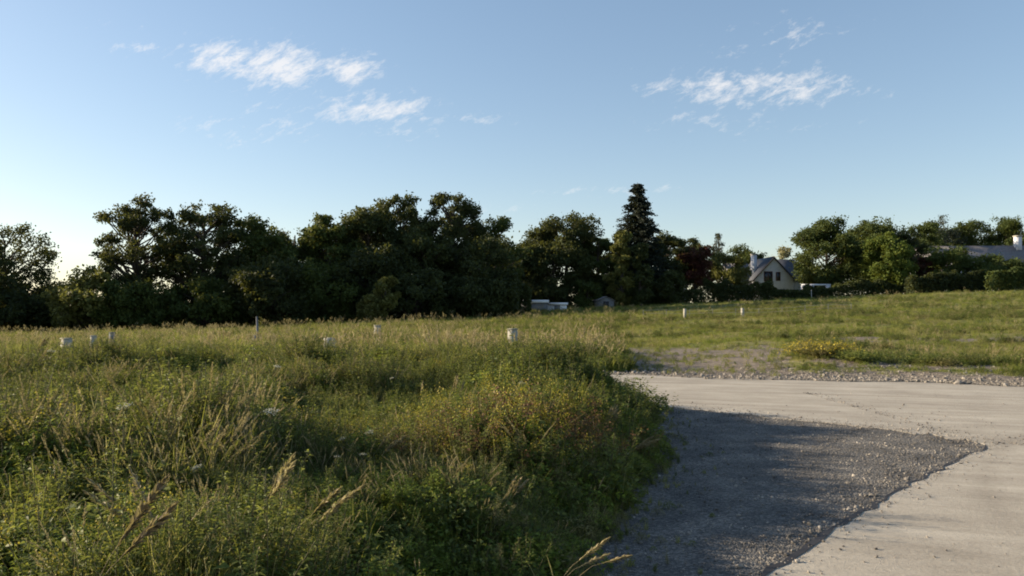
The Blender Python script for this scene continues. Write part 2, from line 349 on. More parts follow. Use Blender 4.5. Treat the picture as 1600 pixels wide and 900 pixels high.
SEAM = [(-30, -32), (-2.3, -.3), (-.6, 2.0), (.55, 3.6), (1.50, 4.66), (2.35, 5.69), (3.43, 6.91), (4.87, 8.41), (5.45, 8.93), (5.6, 9.2)]
def densify(P, step=.35, amp=.02):
    o = []
    for (a, b) in zip(P[:-1], P[1:]):
        L = math.dist(a, b); n = max(1, int(L / step)) if L < 60 else 8
        for i in range(n): o.append((a[0] + (b[0] - a[0]) * i / n + random.uniform(-amp, amp), a[1] + (b[1] - a[1]) * i / n + random.uniform(-amp, amp)))
    o.append(P[-1]); return o
import bmesh
def slab(name, poly, z, depth, m):
    bm = bmesh.new(); top = [bm.verts.new((p[0], p[1], z if len(p) < 3 else p[2])) for p in poly]; f = bm.faces.new(top)
    if f.normal.z < 0: f.normal_flip()
    low = [bm.verts.new((p[0], p[1], z - depth)) for p in poly]
    n = len(poly)
    for i in range(n): bm.faces.new((top[i], top[(i + 1) % n], low[(i + 1) % n], low[i]))
    bmesh.ops.triangulate(bm, faces=[f]); bmesh.ops.recalc_face_normals(bm, faces=bm.faces)
    me = bpy.data.meshes.new(name); bm.to_mesh(me); bm.free(); me.materials.append(m); return tag(link(name, me), kind='structure')
seam = densify(SEAM, .16, .028)
nearline = [(5.6, 9.2), (5.45, 9.7), (4.6, 10.8), (2.7, 12.7), (0, 13.6), (-12, 17.8), (-45, 29.2)]
farx = np.linspace(-45, 60, 260)
farline = [(float(x), float(road_far(x)) + random.uniform(-.06, .06)) for x in farx]
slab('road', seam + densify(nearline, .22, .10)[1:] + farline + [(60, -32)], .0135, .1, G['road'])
verge = [(-26, -31), (-2.7, -.3), (-1.0, 1.6)] + [(float(edge_x(y)) - .55, float(y)) for y in np.arange(2, 12.6, .4)] + [(1.5, 13.4), (3.0, 12.9), (5.0, 11.0), (5.9, 9.3)] + [(5.1, 8.3), (1.75, 4.6), (-.3, 2), (-2, -.3), (-25, -32)]  # far end of the gravel is shaped along the bank's shadow edge
jb = Buf(); sj = [p for p in seam if p[1] > -1]; jv = []
for i, p in enumerate(sj):
    w_ = random.uniform(.006, .032) * (1 if p[1] < 8.2 else .5); jv += [(p[0] + w_ * .7, p[1] - w_ * .7, .0175), (p[0] - w_ * .7, p[1] + w_ * .7, .0175)]
jb.add(jv, [[2 * i, 2 * i + 1, 2 * i + 3, 2 * i + 2] for i in range(len(sj) - 1)]); tag(link('road_joint', jb.mesh('road_joint', [G['dark']])), kind='structure')
slab('gravel_verge', verge, .009, .05, G['verge'])

# ------------------------------------------------------------------ scattering of uncountable plants with geometry nodes
def proto_collection(name, protos):
    c = bpy.data.collections.new(name)
    for i, (n, me) in enumerate(protos):
        o = bpy.data.objects.new('%s_%02d' % (name, i), me); c.objects.link(o)
    return c
def scatter(name, label, cat, pts, scale, idx, coll, tilt=.12, rz=None, kind='stuff'):
    n = len(pts)
    me = bpy.data.meshes.new(name); me.vertices.add(n); me.vertices.foreach_set('co', np.asarray(pts, np.float32).ravel())
    rot = np.zeros((n, 3), np.float32); rot[:, 0] = rng.normal(0, tilt, n); rot[:, 1] = rng.normal(.03, tilt, n); rot[:, 2] = rng.uniform(0, 6.283, n) if rz is None else rz
    a = me.attributes.new('rot', 'FLOAT_VECTOR', 'POINT'); a.data.foreach_set('vector', rot.ravel())
    a = me.attributes.new('scl', 'FLOAT', 'POINT'); a.data.foreach_set('value', np.asarray(scale, np.float32))
    a = me.attributes.new('idx', 'INT', 'POINT'); a.data.foreach_set('value', np.asarray(idx, np.int32))
    o = link(name, me); tag(o, label, cat, None, kind)
    g = bpy.data.node_groups.new(name + '_nodes', 'GeometryNodeTree')
    g.interface.new_socket('Geometry', in_out='INPUT', socket_type='NodeSocketGeometry'); g.interface.new_socket('Geometry', in_out='OUTPUT', socket_type='NodeSocketGeometry')
    gi = g.nodes.new('NodeGroupInput'); go = g.nodes.new('NodeGroupOutput')
    ci = g.nodes.new('GeometryNodeCollectionInfo'); ci.inputs['Collection'].default_value = coll; ci.inputs['Separate Children'].default_value = True; ci.inputs['Reset Children'].default_value = True
    ip = g.nodes.new('GeometryNodeInstanceOnPoints'); ip.inputs['Pick Instance'].default_value = True
    def na(nm, ty):
        q = g.nodes.new('GeometryNodeInputNamedAttribute'); q.data_type = ty; q.inputs['Name'].default_value = nm; return q.outputs[0]
    L = g.links
    L.new(gi.outputs[0], ip.inputs['Points']); L.new(ci.outputs[0], ip.inputs['Instance'])
    L.new(na('idx', 'INT'), ip.inputs['Instance Index']); L.new(na('rot', 'FLOAT_VECTOR'), ip.inputs['Rotation']); L.new(na('scl', 'FLOAT'), ip.inputs['Scale'])
    L.new(ip.outputs[0], go.inputs[0])
    md = o.modifiers.new('scatter', 'NODES'); md.node_group = g
    return o
U = random.uniform
def grass_tuft(n, h, spread, w, dry=.15, mat='grass'):
    b = Buf()
    for i in range(n):
        a = U(0, 6.283); r = spread * math.sqrt(U(0, 1)); L = h * U(.5, 1.05)
        blade(b, (r * math.cos(a), r * math.sin(a), -.03), U(0, 6.283), L, w * U(.6, 1.3), U(.02, .3), U(.2, 1.3), U(.05, .75) if U(0, 1) > dry else U(.85, 1), 0)
    return b.mesh('grass_tuft', [G[mat]])
def seed_stem(b, base, h, az, mi_stem, mi_head, fine=26, headlen=.14, wid=.018, bend=.5):
    s = np.linspace(0, 1, 7); ang = .05 + bend * s ** 2
    P = np.array([[base[0], base[1], base[2]]] + [[0, 0, 0]] * 6, float)
    for i in range(1, 7):
        P[i] = P[i - 1] + np.array([math.sin(ang[i]) * math.cos(az), math.sin(ang[i]) * math.sin(az), math.cos(ang[i])]) * h / 6
    tube(b, P, np.linspace(.0016, .0008, 7), 3, .6, mi_stem)
    D = P[-1] - P[-2]; D /= np.linalg.norm(D); n = fine
    tt = np.linspace(-.2, 1, n); C = P[-1] + D * (tt[:, None] * headlen)
    rad = np.sin(np.clip((tt + .2) / 1.2, 0, 1) * np.pi) ** .7
    off = rng.normal(size=(n, 3)); off /= np.linalg.norm(off, axis=1)[:, None]
    leaves(b, C, D * 1.3 + off * .8 * rad[:, None], wid * (.8 + .6 * rad), .3, rng.uniform(.2, 1, n), mi_head, .1)
def seed_tuft(k, h, fine=22, headlen=.12, wid=.024, spread=.10):
    b = Buf()
    for i in range(k):
        a = U(0, 6.28); r = U(0, spread); seed_stem(b, (r * math.cos(a), r * math.sin(a), -.02), h * U(.75, 1.1), U(-1, 1.2), 0, 0, fine, headlen * U(.7, 1.2), wid, U(.15, .9))
    for i in range(10):
        a = U(0, 6.28); r = U(0, .1); blade(b, (r * math.cos(a), r * math.sin(a), -.02), U(0, 6.28), h * U(.4, .7), .006, U(.05, .4), U(.3, 1.2), U(.2, .9), 1)
    return b.mesh('seed_tuft', [G['straw'], G['grass']])
def weed(h, nst, lsize, nleaf, mat, top=None, topn=0, spread=.12, topsize=.012, wr=.45):
    b = Buf()
    for k in range(nst):
        a = U(0, 6.28); r = U(0, spread * .4); hh = h * U(.65, 1.05); az = U(0, 6.28); ln = U(.03, .35)
        s = np.linspace(0, 1, 6)
        P = np.stack([r * math.cos(a) + math.cos(az) * ln * hh * s ** 1.4, r * math.sin(a) + math.sin(az) * ln * hh * s ** 1.4, -.02 + hh * s], 1)
        tube(b, P, np.linspace(.004, .0015, 6), 4, .5, 1)
        tt = rng.uniform(.08, 1, nleaf) ** .8
        C = np.stack([np.interp(tt, s, P[:, i]) for i in range(3)], 1)
        ph = rng.uniform(0, 6.283, nleaf)
        D = np.stack([np.cos(ph), np.sin(ph), rng.uniform(-.1, .9, nleaf)], 1)
        C = C + D * rng.uniform(0, .09, nleaf)[:, None] * (1.1 - tt[:, None]) * np.array([1, 1, .6])
        leaves(b, C, D, lsize * (1.25 - .7 * tt) * rng.uniform(.7, 1.2, nleaf), wr, rng.uniform(.1, .9, nleaf), 0, .3)
        if top:
            C = P[-1] + rng.normal(size=(topn, 3)) * np.array([.028, .028, .03]); D = rng.normal(size=(topn, 3)) + [0, 0, .7]
            leaves(b, C, D, topsize, .8, rng.uniform(0, 1, topn), 2, 0)
    return b.mesh('weed', [G[mat], G['stem']] + ([G[top]] if top else []))
def umbel(h):
    b = Buf(); az = U(0, 6.28)
    P = np.array([[0, 0, 0], [.01, 0, h * .5], [.03 * math.cos(az), .03 * math.sin(az), h]]); tube(b, P, [.003, .0025, .0018], 4, .5, 1)
    for i in range(14):
        a = i * 2.4; r = .045 * math.sqrt(i / 14); C = P[-1] + np.array([r * math.cos(a), r * math.sin(a), .035 - r * .3])
        tube(b, [P[-1], C], .0008, 3, .5, 1)
        leaves(b, C + rng.normal(size=(7, 3)) * .006, rng.normal(size=(7, 3)) + [0, 0, .4], .009, .9, rng.uniform(0, 1, 7), 2, 0)
    n = 40; tt = rng.uniform(.1, .7, n); C = np.stack([tt * 0, tt * 0, tt * h], 1); ph = rng.uniform(0, 6.28, n); D = np.stack([np.cos(ph), np.sin(ph), rng.uniform(.2, 1, n)], 1)
    leaves(b, C + D * .05, D, .045, .3, rng.uniform(.2, .9, n), 0, .3)
    return b.mesh('umbel', [G['weed'], G['stem'], G['white']])
def cushion(rad, h, nleaf, lsize, mat):
    b = Buf(); ph = rng.uniform(0, 6.28, nleaf); r = rad * np.sqrt(rng.uniform(0, 1, nleaf)); q = r / rad
    z = h * (1 - q ** 2) * rng.uniform(.55, 1.05, nleaf)
    C = np.stack([r * np.cos(ph), r * np.sin(ph), z], 1); D = np.stack([np.cos(ph), np.sin(ph), rng.uniform(0, 1.4, nleaf)], 1) + rng.normal(size=(nleaf, 3)) * .5
    leaves(b, C, D, lsize * rng.uniform(.6, 1.2, nleaf), .5, rng.uniform(0, 1, nleaf), 0, .25)
    for i in range(14):
        a = U(0, 6.28); rr = rad * U(.2, .8); tube(b, [(0, 0, -.02), (rr * .5 * math.cos(a), rr * .5 * math.sin(a), h * .5), (rr * math.cos(a), rr * math.sin(a), h * (1 - (rr / rad) ** 2))], .002, 3, .4, 1)
    return b.mesh('cushion', [G[mat], G['stem']])
near = [('g', grass_tuft(46, .42, .11, .0065)), ('g', grass_tuft(40, .55, .10, .006, .3)), ('g', grass_tuft(50, .33, .13, .007, .1)),   # 0-2
        ('s', seed_tuft(6, .58, 46, .11, .015)), ('s', seed_tuft(8, .50, 34, .08, .013)), ('s', seed_tuft(5, .64, 60, .15, .016)),                             # 3-5
        ('w', weed(.55, 5, .05, 70, 'weed')), ('w', weed(.42, 6, .042, 70, 'weed', wr=.6)), ('w', weed(.65, 4, .055, 90, 'weed', wr=.3)),    # 6-8
        ('l', weed(.45, 6, .05, 80, 'lush')), ('o', weed(.50, 6, .032, 110, 'olive', wr=.35)),                                              # 9-10
        ('y', weed(.55, 4, .035, 60, 'lush', 'yellow', 26)), ('u', umbel(.6)), ('u', umbel(.5)), ('r', weed(.5, 4, .03, 60, 'rust', 'rust', 26, topsize=.016)),  # 11-14
        ('c', cushion(.26, .3, 420, .045, 'weed')), ('c', cushion(.3, .26, 480, .038, 'lush')), ('c', cushion(.24, .28, 420, .03, 'olive'))]    # 15-17
NC = proto_collection('roadside_plant', near)
def pick(fields, thr): return fields
def in_view(x, y, m=1.5):
    return np.abs(x) < .70 * y + m
def plant_mix(x, y):
    """species index from patch noise"""
    n = len(x); r = rng.uniform(0, 1, n)
    a = vnoise(x, y, 1.3, 21); b = vnoise(x, y, 1.0, 22); c = vnoise(x, y, 2.2, 23)
    idx = rng.choice([0, 1, 2], n, p=[.4, .25, .35])
    w = r < .30 + .75 * (a - .35); idx = np.where(w, rng.choice([6, 7, 8, 15], n), idx)
    w = (r > .25) & (b > .60) & (r < .75); idx = np.where(w, rng.choice([9, 16, 11, 9], n, p=[.4, .3, .1, .2]), idx)
    w = (c > .55) & (r > .45) & (r < .82); idx = np.where(w, rng.choice([10, 17, 1], n), idx)
    w = (r > .955 - .14 * (vnoise(x, y, 1.7, 25) > .6)) & ~((x > -1.5) & (y > 8.5)) | ((r > .93) & (x / y < -.33) & (y > 6) & (vnoise(x, y, 2.0, 26) > .5)); idx = np.where(w, rng.choice([3, 4, 5], n), idx)
    w = (r > .9985); idx = np.where(w, rng.choice([12, 13], n), idx)
    return idx
# near plot
n0 = 60000
x = rng.uniform(-17, 3.2, n0); y = rng.uniform(1.3, 19.5, n0)
md = plot_mask_d(x, y)
keep = (md > -.05) & in_view(x, y, 1.2) & (y > 2.15 - .0 * x) & (np.hypot(x, y) > 2.1)
dens_ = np.clip(1.25 - y / 22, .45, 1) * (.35 + .65 * ss(-.05, .35, md))
keep &= rng.uniform(0, 1, n0) < dens_
x, y, md = x[keep], y[keep], md[keep]
idx = plant_mix(x, y)
bank = (np.hypot((x - .3) / 1.9, (y - 11.2) / 1.1) < 1) & (rng.uniform(0, 1, len(x)) < .75); idx = np.where(bank, rng.choice([6, 7, 8, 15, 6], len(x)), idx)  # darker leafy weeds here put the bank's shaded face into the colour
edge = (md < .7) & (rng.uniform(0, 1, len(x)) < .45); idx = np.where(edge, rng.choice([0, 2, 15, 7, 16], len(x)), idx)
rust = (np.hypot((x - 1.0) / .5, (y - 7.3) / .9) < 1) & (rng.uniform(0, 1, len(x)) < .4); idx = np.where(rust, 14, idx)
rust = (np.hypot((x + .3) / 1.0, (y - 6.6) / .7) < 1) & (rng.uniform(0, 1, len(x)) < .22); idx = np.where(rust, 14, idx)
big = (vnoise(x, y, 1.1, 71) > .6) & (rng.uniform(0, 1, len(x)) < .5); idx = np.where(big, rng.choice([15, 16, 17, 15, 9], len(x)), idx)
yl = (np.hypot((x + .5) / 1.6, (y - 7.2) / 1.3) < 1) & (rng.uniform(0, 1, len(x)) < .16); idx = np.where(yl, 11, idx)
hv = .34 + .80 * vnoise(x, y, 1.1, 31) ** 1.4 + .38 * vnoise(x, y, 2.4, 33) + .30 * vnoise(x, y, .45, 32)
hv *= .80 + .20 * ss(-.05, .9, md)
hv *= 1 + .14 * np.exp(-(((x - .6) / 2.0) ** 2 + ((y - 11.2) / 1.0) ** 2))
hv *= .80 + .2 * ss(2.2, 5.5, y)
hv *= rng.uniform(.8, 1.15, len(x)); hv = np.where(idx >= 15, hv * 1.3, hv); hv = np.where((idx >= 3) & (idx <= 5), hv * .85, hv)
P = np.stack([x, y, height(x, y)], 1)
scatter('wild_meadow', 'tangle of wild grasses and leafy weeds filling the overgrown plot beside the gravel', 'weeds', P, hv, idx, NC)
print('near plants', len(x))
# beyond the road, left and middle: rough meadow; right: shorter field grass
far = [('g', grass_tuft(26, .34, .24, .014, .25, 'fgrass')), ('g', grass_tuft(22, .45, .2, .013, .5, 'fgrass')), ('s', seed_tuft(7, .5, 9, .11, .045, .22)),
       ('w', weed(.42, 6, .07, 34, 'weed', spread=.5)), ('l', cushion(.3, .26, 190, .065, 'lush')), ('o', cushion(.32, .28, 190, .06, 'olive')), ('c', cushion(.3, .3, 190, .065, 'weed')),
       ('y', weed(.42, 6, .05, 26, 'lush', 'yellow', 16, .4, .03))]
FC = proto_collection('field_plant', far)
def far_scatter(name, label, n0, ymin, ymax, hfun, cond, mixp, seedo):
    u_ = rng.uniform(0, 1, n0); yy = ymin * (ymax / ymin) ** u_            # density falls with distance squared
    xx = rng.uniform(-.74, .74, n0) * yy
    k = cond(xx, yy); xx, yy = xx[k], yy[k]
    a = vnoise(xx, yy, 3.5, seedo); b = vnoise(xx, yy, 2.2, seedo + 1); r = rng.uniform(0, 1, len(xx))
    ix = rng.choice([0, 1], len(xx), p=[.65, .35])
    ix = np.where(r < mixp[0] + .5 * (a - .5), 3, ix); ix = np.where((r > .3) & (r < .3 + mixp[1]) & (b > .5), 4, ix)
    ix = np.where((r > .6) & (r < .6 + mixp[2]) & (b < .55), 5, ix); ix = np.where((r > .3) & (r < .45) & (a > .62), 6, ix); ix = np.where(r > 1 - mixp[3], 2, ix)
    sc = hfun(xx, yy) * rng.uniform(.7, 1.25, len(xx)) * (.7 + .6 * vnoise(xx, yy, 2.5, seedo + 3))
    scatter(name, label, 'grass', np.stack([xx, yy, height(xx, yy)], 1), sc, ix, FC)
    print(name, len(xx))
TXr = lambda xx, yy: 800 + F * xx / yy
def c_left(xx, yy): return (yy > road_far(xx) + .5) & (TXr(xx, yy) < 960 + 20 * np.sin(yy))
def c_right(xx, yy):
    b = bare_at(xx, yy); return (yy > road_far(xx) + 1.0) & (TXr(xx, yy) >= 930) & (rng.uniform(0, 1, len(xx)) > b * 1.12)
far_scatter('rough_meadow', 'rough pale meadow growing beyond the road towards the dark wood', 42000, 20, 96, lambda x, y: .9 + y / 260 + .35 * ss(30, 22, y), c_left, (.16, .28, .22, .07), 41)
far_scatter('field_grass', 'short yellow green grass of the field rising towards the houses', 46000, 17, 118, lambda x, y: .36 + y / 230, c_right, (.10, .22, .16, .04), 51)
# low grass strip along verge between plot and gravel + sprigs on the dirt
# stones on the gravel verge and shoulders
def stone_mesh(seed, mt='stone'):
    bm = bmesh.new(); bmesh.ops.create_icosphere(bm, subdivisions=1, radius=1); r_ = random.Random(seed)
    for v_ in bm.verts: v_.co *= r_.uniform(.72, 1.1); v_.co.z *= .62
    me = bpy.data.meshes.new('stone'); bm.to_mesh(me); bm.free(); me.materials.append(G[mt]); return me
SC = proto_collection('gravel_stone', [('s', stone_mesh(i)) for i in range(5)])
DC = proto_collection('gravel_chipping', [('s', stone_mesh(i, 'darkstone' if i else 'stone')) for i in range(5)])
def seam_dist(x, y):
    sx = np.interp(y, [p[1] for p in SEAM[1:]], [p[0] for p in SEAM[1:]]); return (sx - x) * .74
x = rng.uniform(-1, 6, 60000); y = rng.uniform(1.5, 13, 60000)
sd = seam_dist(x, y); k = (x > edge_x(y) - .4) & (sd > .02) & (y < 15.45 - .97 * x + .35 * (vnoise(x, y, .5, 62) - .5)) | ((sd > .02) & (y < 9) & (x > edge_x(y) - .4))
nn = vnoise(x, y, .9, 61); k &= rng.uniform(0, 1, len(x)) < (.45 + .5 * nn + .5 * np.exp(-(sd / .35) ** 2))
k &= (y < 12.9)
x, y, sd = x[k], y[k], sd[k]
sc = np.clip(rng.lognormal(-5.45, .55, len(x)), .0022, .022) * (1 + .5 * np.exp(-(sd / .3) ** 2))
scatter('verge_gravel', 'loose grey gravel lying on the verge between the weeds and the pale road', 'gravel', np.stack([x, y, np.maximum(height(x, y), .012) + sc * .15], 1), sc, rng.integers(0, 5, len(x)), DC, .5)
print('stones', len(x))
x = rng.uniform(-2, 22, 26000); dd = rng.exponential(.9, 26000) ; y = road_far(x) - .35 + dd
k = (dd < 6) & in_view(x, y) & (rng.uniform(0, 1, len(x)) < .25 + .6 * vnoise(x, y, 1.6, 63)); x, y = x[k], y[k]
sc = np.clip(rng.lognormal(-4.35, .6, len(x)), .008, .11)
scatter('shoulder_rubble', 'rubble and clods strewn along the far edge of the pale road', 'rubble', np.stack([x, y, np.maximum(height(x, y), .03) + sc * .1], 1), sc, rng.integers(0, 5, len(x)), SC, .5)

x = rng.uniform(-2, 9, 90000); y = rng.uniform(2, 15, 90000); sd = seam_dist(x, y)
k = ((sd < .0) & (rng.uniform(0, 1, len(x)) < .9 * np.exp(-(-sd) / .10) + .02 * vnoise(x, y, 1.2, 64))) | ((y > 9) & (y < 14.5 - .3 * x) & (rng.uniform(0, 1, len(x)) < .75 * np.exp(-np.abs(y - (15.3 - .98 * x)) / .4)))
k &= in_view(x, y) & (x > edge_x(y)); x, y = x[k], y[k]; sc = np.clip(rng.lognormal(-5.0, .45, len(x)), .003, .02)
scatter('stray_grit', 'stray grit and chippings thrown onto the pale road beside the gravel verge', 'grit', np.stack([x, y, .0145 + sc * .3], 1), sc, rng.integers(0, 5, len(x)), DC, .5)
# darker weed patches in the right hand field, seedlings creeping over the gravel edge
n0 = 16000; u_ = rng.uniform(0, 1, n0); y = 17 * 5.0 ** u_; x = rng.uniform(.05, .72, n0) * y; TX = 800 + F * x / y
k = (y > road_far(x) + .7) & (vnoise(x / 3.0, y, 1.3, 81) > .66) & (TX > 930) & ((TX > 1230) | (y > 33)) & (rng.uniform(0, 1, n0) < .6)
k |= (np.abs(y - (57 + .03 * x)) < 1.2) & (vnoise(x, y, 3.5, 82) > .42) & (TX > 930) & (rng.uniform(0, 1, n0) < .8)
x, y = x[k], y[k]
scatter('field_weeds', 'darker weed patches scattered through the field right of the dirt patch', 'weeds', np.stack([x, y, height(x, y)], 1), rng.uniform(.5, 1.0, len(x)) * (.7 + y / 90), rng.choice([3, 6, 5, 2], len(x), p=[.4, .3, .22, .08]), FC)
n0 = 5000; y = rng.uniform(2.4, 13, n0); x = edge_x(y) + rng.exponential(.22, n0) - .15; k = (x < edge_x(y) + .9) & (seam_dist(x, y) > .1); x, y = x[k], y[k]
k = rng.uniform(0, 1, len(x)) < .25; x, y = x[k], y[k]
scatter('verge_seedlings', 'small tufts and seedlings creeping out of the plot onto the gravel', 'seedlings', np.stack([x, y, np.maximum(height(x, y), .012)], 1), rng.uniform(.12, .42, len(x)) * np.exp(-np.maximum(x - edge_x(y), 0) / .8), rng.choice([0, 2, 7, 15, 17, 10], len(x)), NC)
n0 = 700; x = rng.uniform(2, 15, n0); y = road_far(x) + rng.uniform(.3, 11, n0); k = (vnoise(x, y, 1.2, 91) > .45); x, y = x[k], y[k]
scatter('dirt_sprigs', 'sprigs of grass and weeds growing in the bare dirt patch across the road', 'weeds', np.stack([x, y, height(x, y)], 1), rng.uniform(.15, .55, len(x)), rng.integers(0, 7, len(x)), FC)
# ------------------------------------------------------------------ single plants that stand out
def plume(X, Yp, d, tall, label, heads=3, az=.3, brown=False, bend=.7, hl=.2, wid=.03, fan=.35):
    x0, y0 = px(X, d); zt = EYE - (Yp - HOR) / F * d
    x0 -= .3 * tall * math.cos(az); z0 = hz(x0, y0); H = max(zt - z0, .3) * 1.08
    o = empty('seed_grass', (x0, y0, z0), 0); tag(o, label, 'grass plant', 'tall seed grasses standing out of the weeds')
    for k in range(heads):
        b = Buf(); seed_stem(b, (U(-.04, .04), U(-.04, .04), -.03), H * U(.88, 1.02), az + U(-fan, fan), 0, 0, 90, hl * U(.8, 1.2), wid, bend * U(.7, 1.2))
        mt = G['tan'] if brown else G['straw']
        link('seed_head', b.mesh('seed_head', [mt]), o)
    b = Buf()
    for i in range(12): blade(b, (U(-.04, .04), U(-.04, .04), -.03), U(0, 6.28), H * U(.45, .85), .009, U(.05, .35), U(.4, 1.5), U(.3, .9), 0, 6)
    link('leaf_blades', b.mesh('leaf_blades', [G['grass']]), o)
PL = [(215, 775, 3.3, .5, 'long pale arching seed grass in the lower left of the plot', 4, math.pi * .9, .95, .22, .03),
      (420, 765, 3.5, .5, 'pair of pale upright seed spikes left of the middle foreground', 2, .5, .5, .2, .032),
      (495, 780, 3.6, .5, 'pale seed grass leaning right beside the paired spikes', 3, .2, .8, .17, .03),
      (175, 830, 2.8, .5, 'large feathery brownish plume near the bottom left corner', 2, .4, .7, .2, .04),
      (965, 660, 8.3, .6, 'tall straw coloured seed grass at the gravel edge with several stalks', 6, .3, .5, .22, .035),
      (1000, 700, 7.6, .6, 'straw seed grass leaning out over the gravel at the plot edge', 4, .2, 1.0, .2, .035),
      (720, 607, 8.9, .6, 'thin pale spikes in front of the dark weed bank', 3, .9, .35, .14, .028),
      (665, 612, 8.9, .6, 'single thin pale spike at the left end of the dark weed bank', 1, .9, .35, .14, .028),
      (805, 775, 5.0, .5, 'pale seed grass above the dark hollow near the gravel', 3, .4, .6, .13, .025),
      (915, 845, 4.0, .5, 'drooping seed grass leaning right over the gravel at the bottom', 3, .1, 1.2, .15, .025),
      (60, 545, 15, .7, 'pale tall grasses at the far left edge of the plot', 6, .4, .6, .25, .05),
      (830, 640, 8.2, .5, 'bleached spikes in the middle of the sunny weeds', 4, .6, .5, .14, .028),
      (300, 640, 7.0, .5, 'beige seed heads in the left middle of the plot', 5, .4, .7, .15, .03),
      (610, 690, 5.8, .5, 'pale grass beside the bright green clump', 3, .3, .8, .14, .028)]
for (X, Yp, d, tl, lb, hd, az, bd, hl, wd) in PL: plume(X, Yp, d, tl, lb, hd, az, 'brownish' in lb, bd, hl, wd)
def bush_plant(name, label, cat, X, d, h, rad, mat, nl, ls, top=None, ntop=0, dx=0):
    x0, y0 = px(X, d); z0 = hz(x0, y0); o = empty(name, (x0, y0, z0)); tag(o, label, cat)
    b = Buf(); b2 = Buf(); ns = 16; tips = []
    for k in range(ns):
        a = U(0, 6.28); rr = rad * math.sqrt(U(.05, 1)); hh = h * (1 - .45 * (rr / rad) ** 2) * U(.8, 1.1)
        s = np.linspace(0, 1, 6); P = np.stack([rr * math.cos(a) * s ** 1.2, rr * math.sin(a) * s ** 1.2, -.03 + hh * s], 1); tube(b2, P, np.linspace(.006, .002, 6), 4, .5, 0); tips.append(P[-1])
        m = nl // ns; tt = rng.uniform(.05, 1, m) ** .8; C = np.stack([np.interp(tt, s, P[:, i]) for i in range(3)], 1); ph = rng.uniform(0, 6.28, m)
        D = np.stack([np.cos(ph), np.sin(ph), rng.uniform(-.1, .9, m)], 1); C += D * rng.uniform(0, rad * .35, m)[:, None] * np.array([1, 1, .6])
        leaves(b, C, D, ls * rng.uniform(.6, 1.2, m), .5, rng.uniform(0, 1, m), 0, .3)
    link('foliage', b.mesh('foliage', [G[mat]]), o); link('stems', b2.mesh('stems', [G['stem']]), o)
    if top:
        b = Buf(); tips = np.array(tips); C = tips[rng.integers(0, ns, ntop)] + rng.normal(size=(ntop, 3)) * np.array([rad * .25, rad * .25, .07]); leaves(b, C, rng.normal(size=(ntop, 3)) + [0, 0, .6], ls * .6, .8, rng.uniform(0, 1, ntop), 0, 0)
        link('blossom', b.mesh('blossom', [G[top]]), o)
bush_plant('bushy_weed', 'bright green bushy weed at the corner of the plot beside the road', 'plant', 958, 10.6, .52, .42, 'lush', 2600, .05)
bush_plant('bushy_weed', 'dark leafy weed bulging over the gravel edge below the bright corner bush', 'plant', 1000, 9.9, .75, .42, 'weed', 3000, .055)
bush_plant('bushy_weed', 'vivid lime green clump among the weeds left of centre', 'plant', 570, 6.0, .52, .16, 'lush', 900, .045)
bush_plant('bushy_weed', 'lime green clump in the upper left middle of the plot', 'plant', 410, 10.5, .6, .28, 'lush', 1200, .05)
bush_plant('bushy_weed', 'dark rounded weed clump on the near left side of the plot', 'plant', 140, 4.6, .55, .35, 'weed', 2600, .045)
bush_plant('bushy_weed', 'small dark weed tuft where the plot ends above the road', 'plant', 925, 12.4, .6, .3, 'weed', 1500, .055)
bush_plant('flowering_weed', 'yellow flowering weed clump on the shoulder across the pale road', 'plant', 1280, 21.2, .42, .85, 'olive', 2600, .08, 'yellow', 1100)
bush_plant('bushy_weed', 'low dark green weed clump right of the yellow flowering weed', 'plant', 1345, 20.3, .32, .75, 'weed', 2200, .09)
bush_plant('bushy_weed', 'low green weed clump far right of the yellow one at the road edge', 'plant', 1440, 20.0, .25, .7, 'weed', 1800, .09)

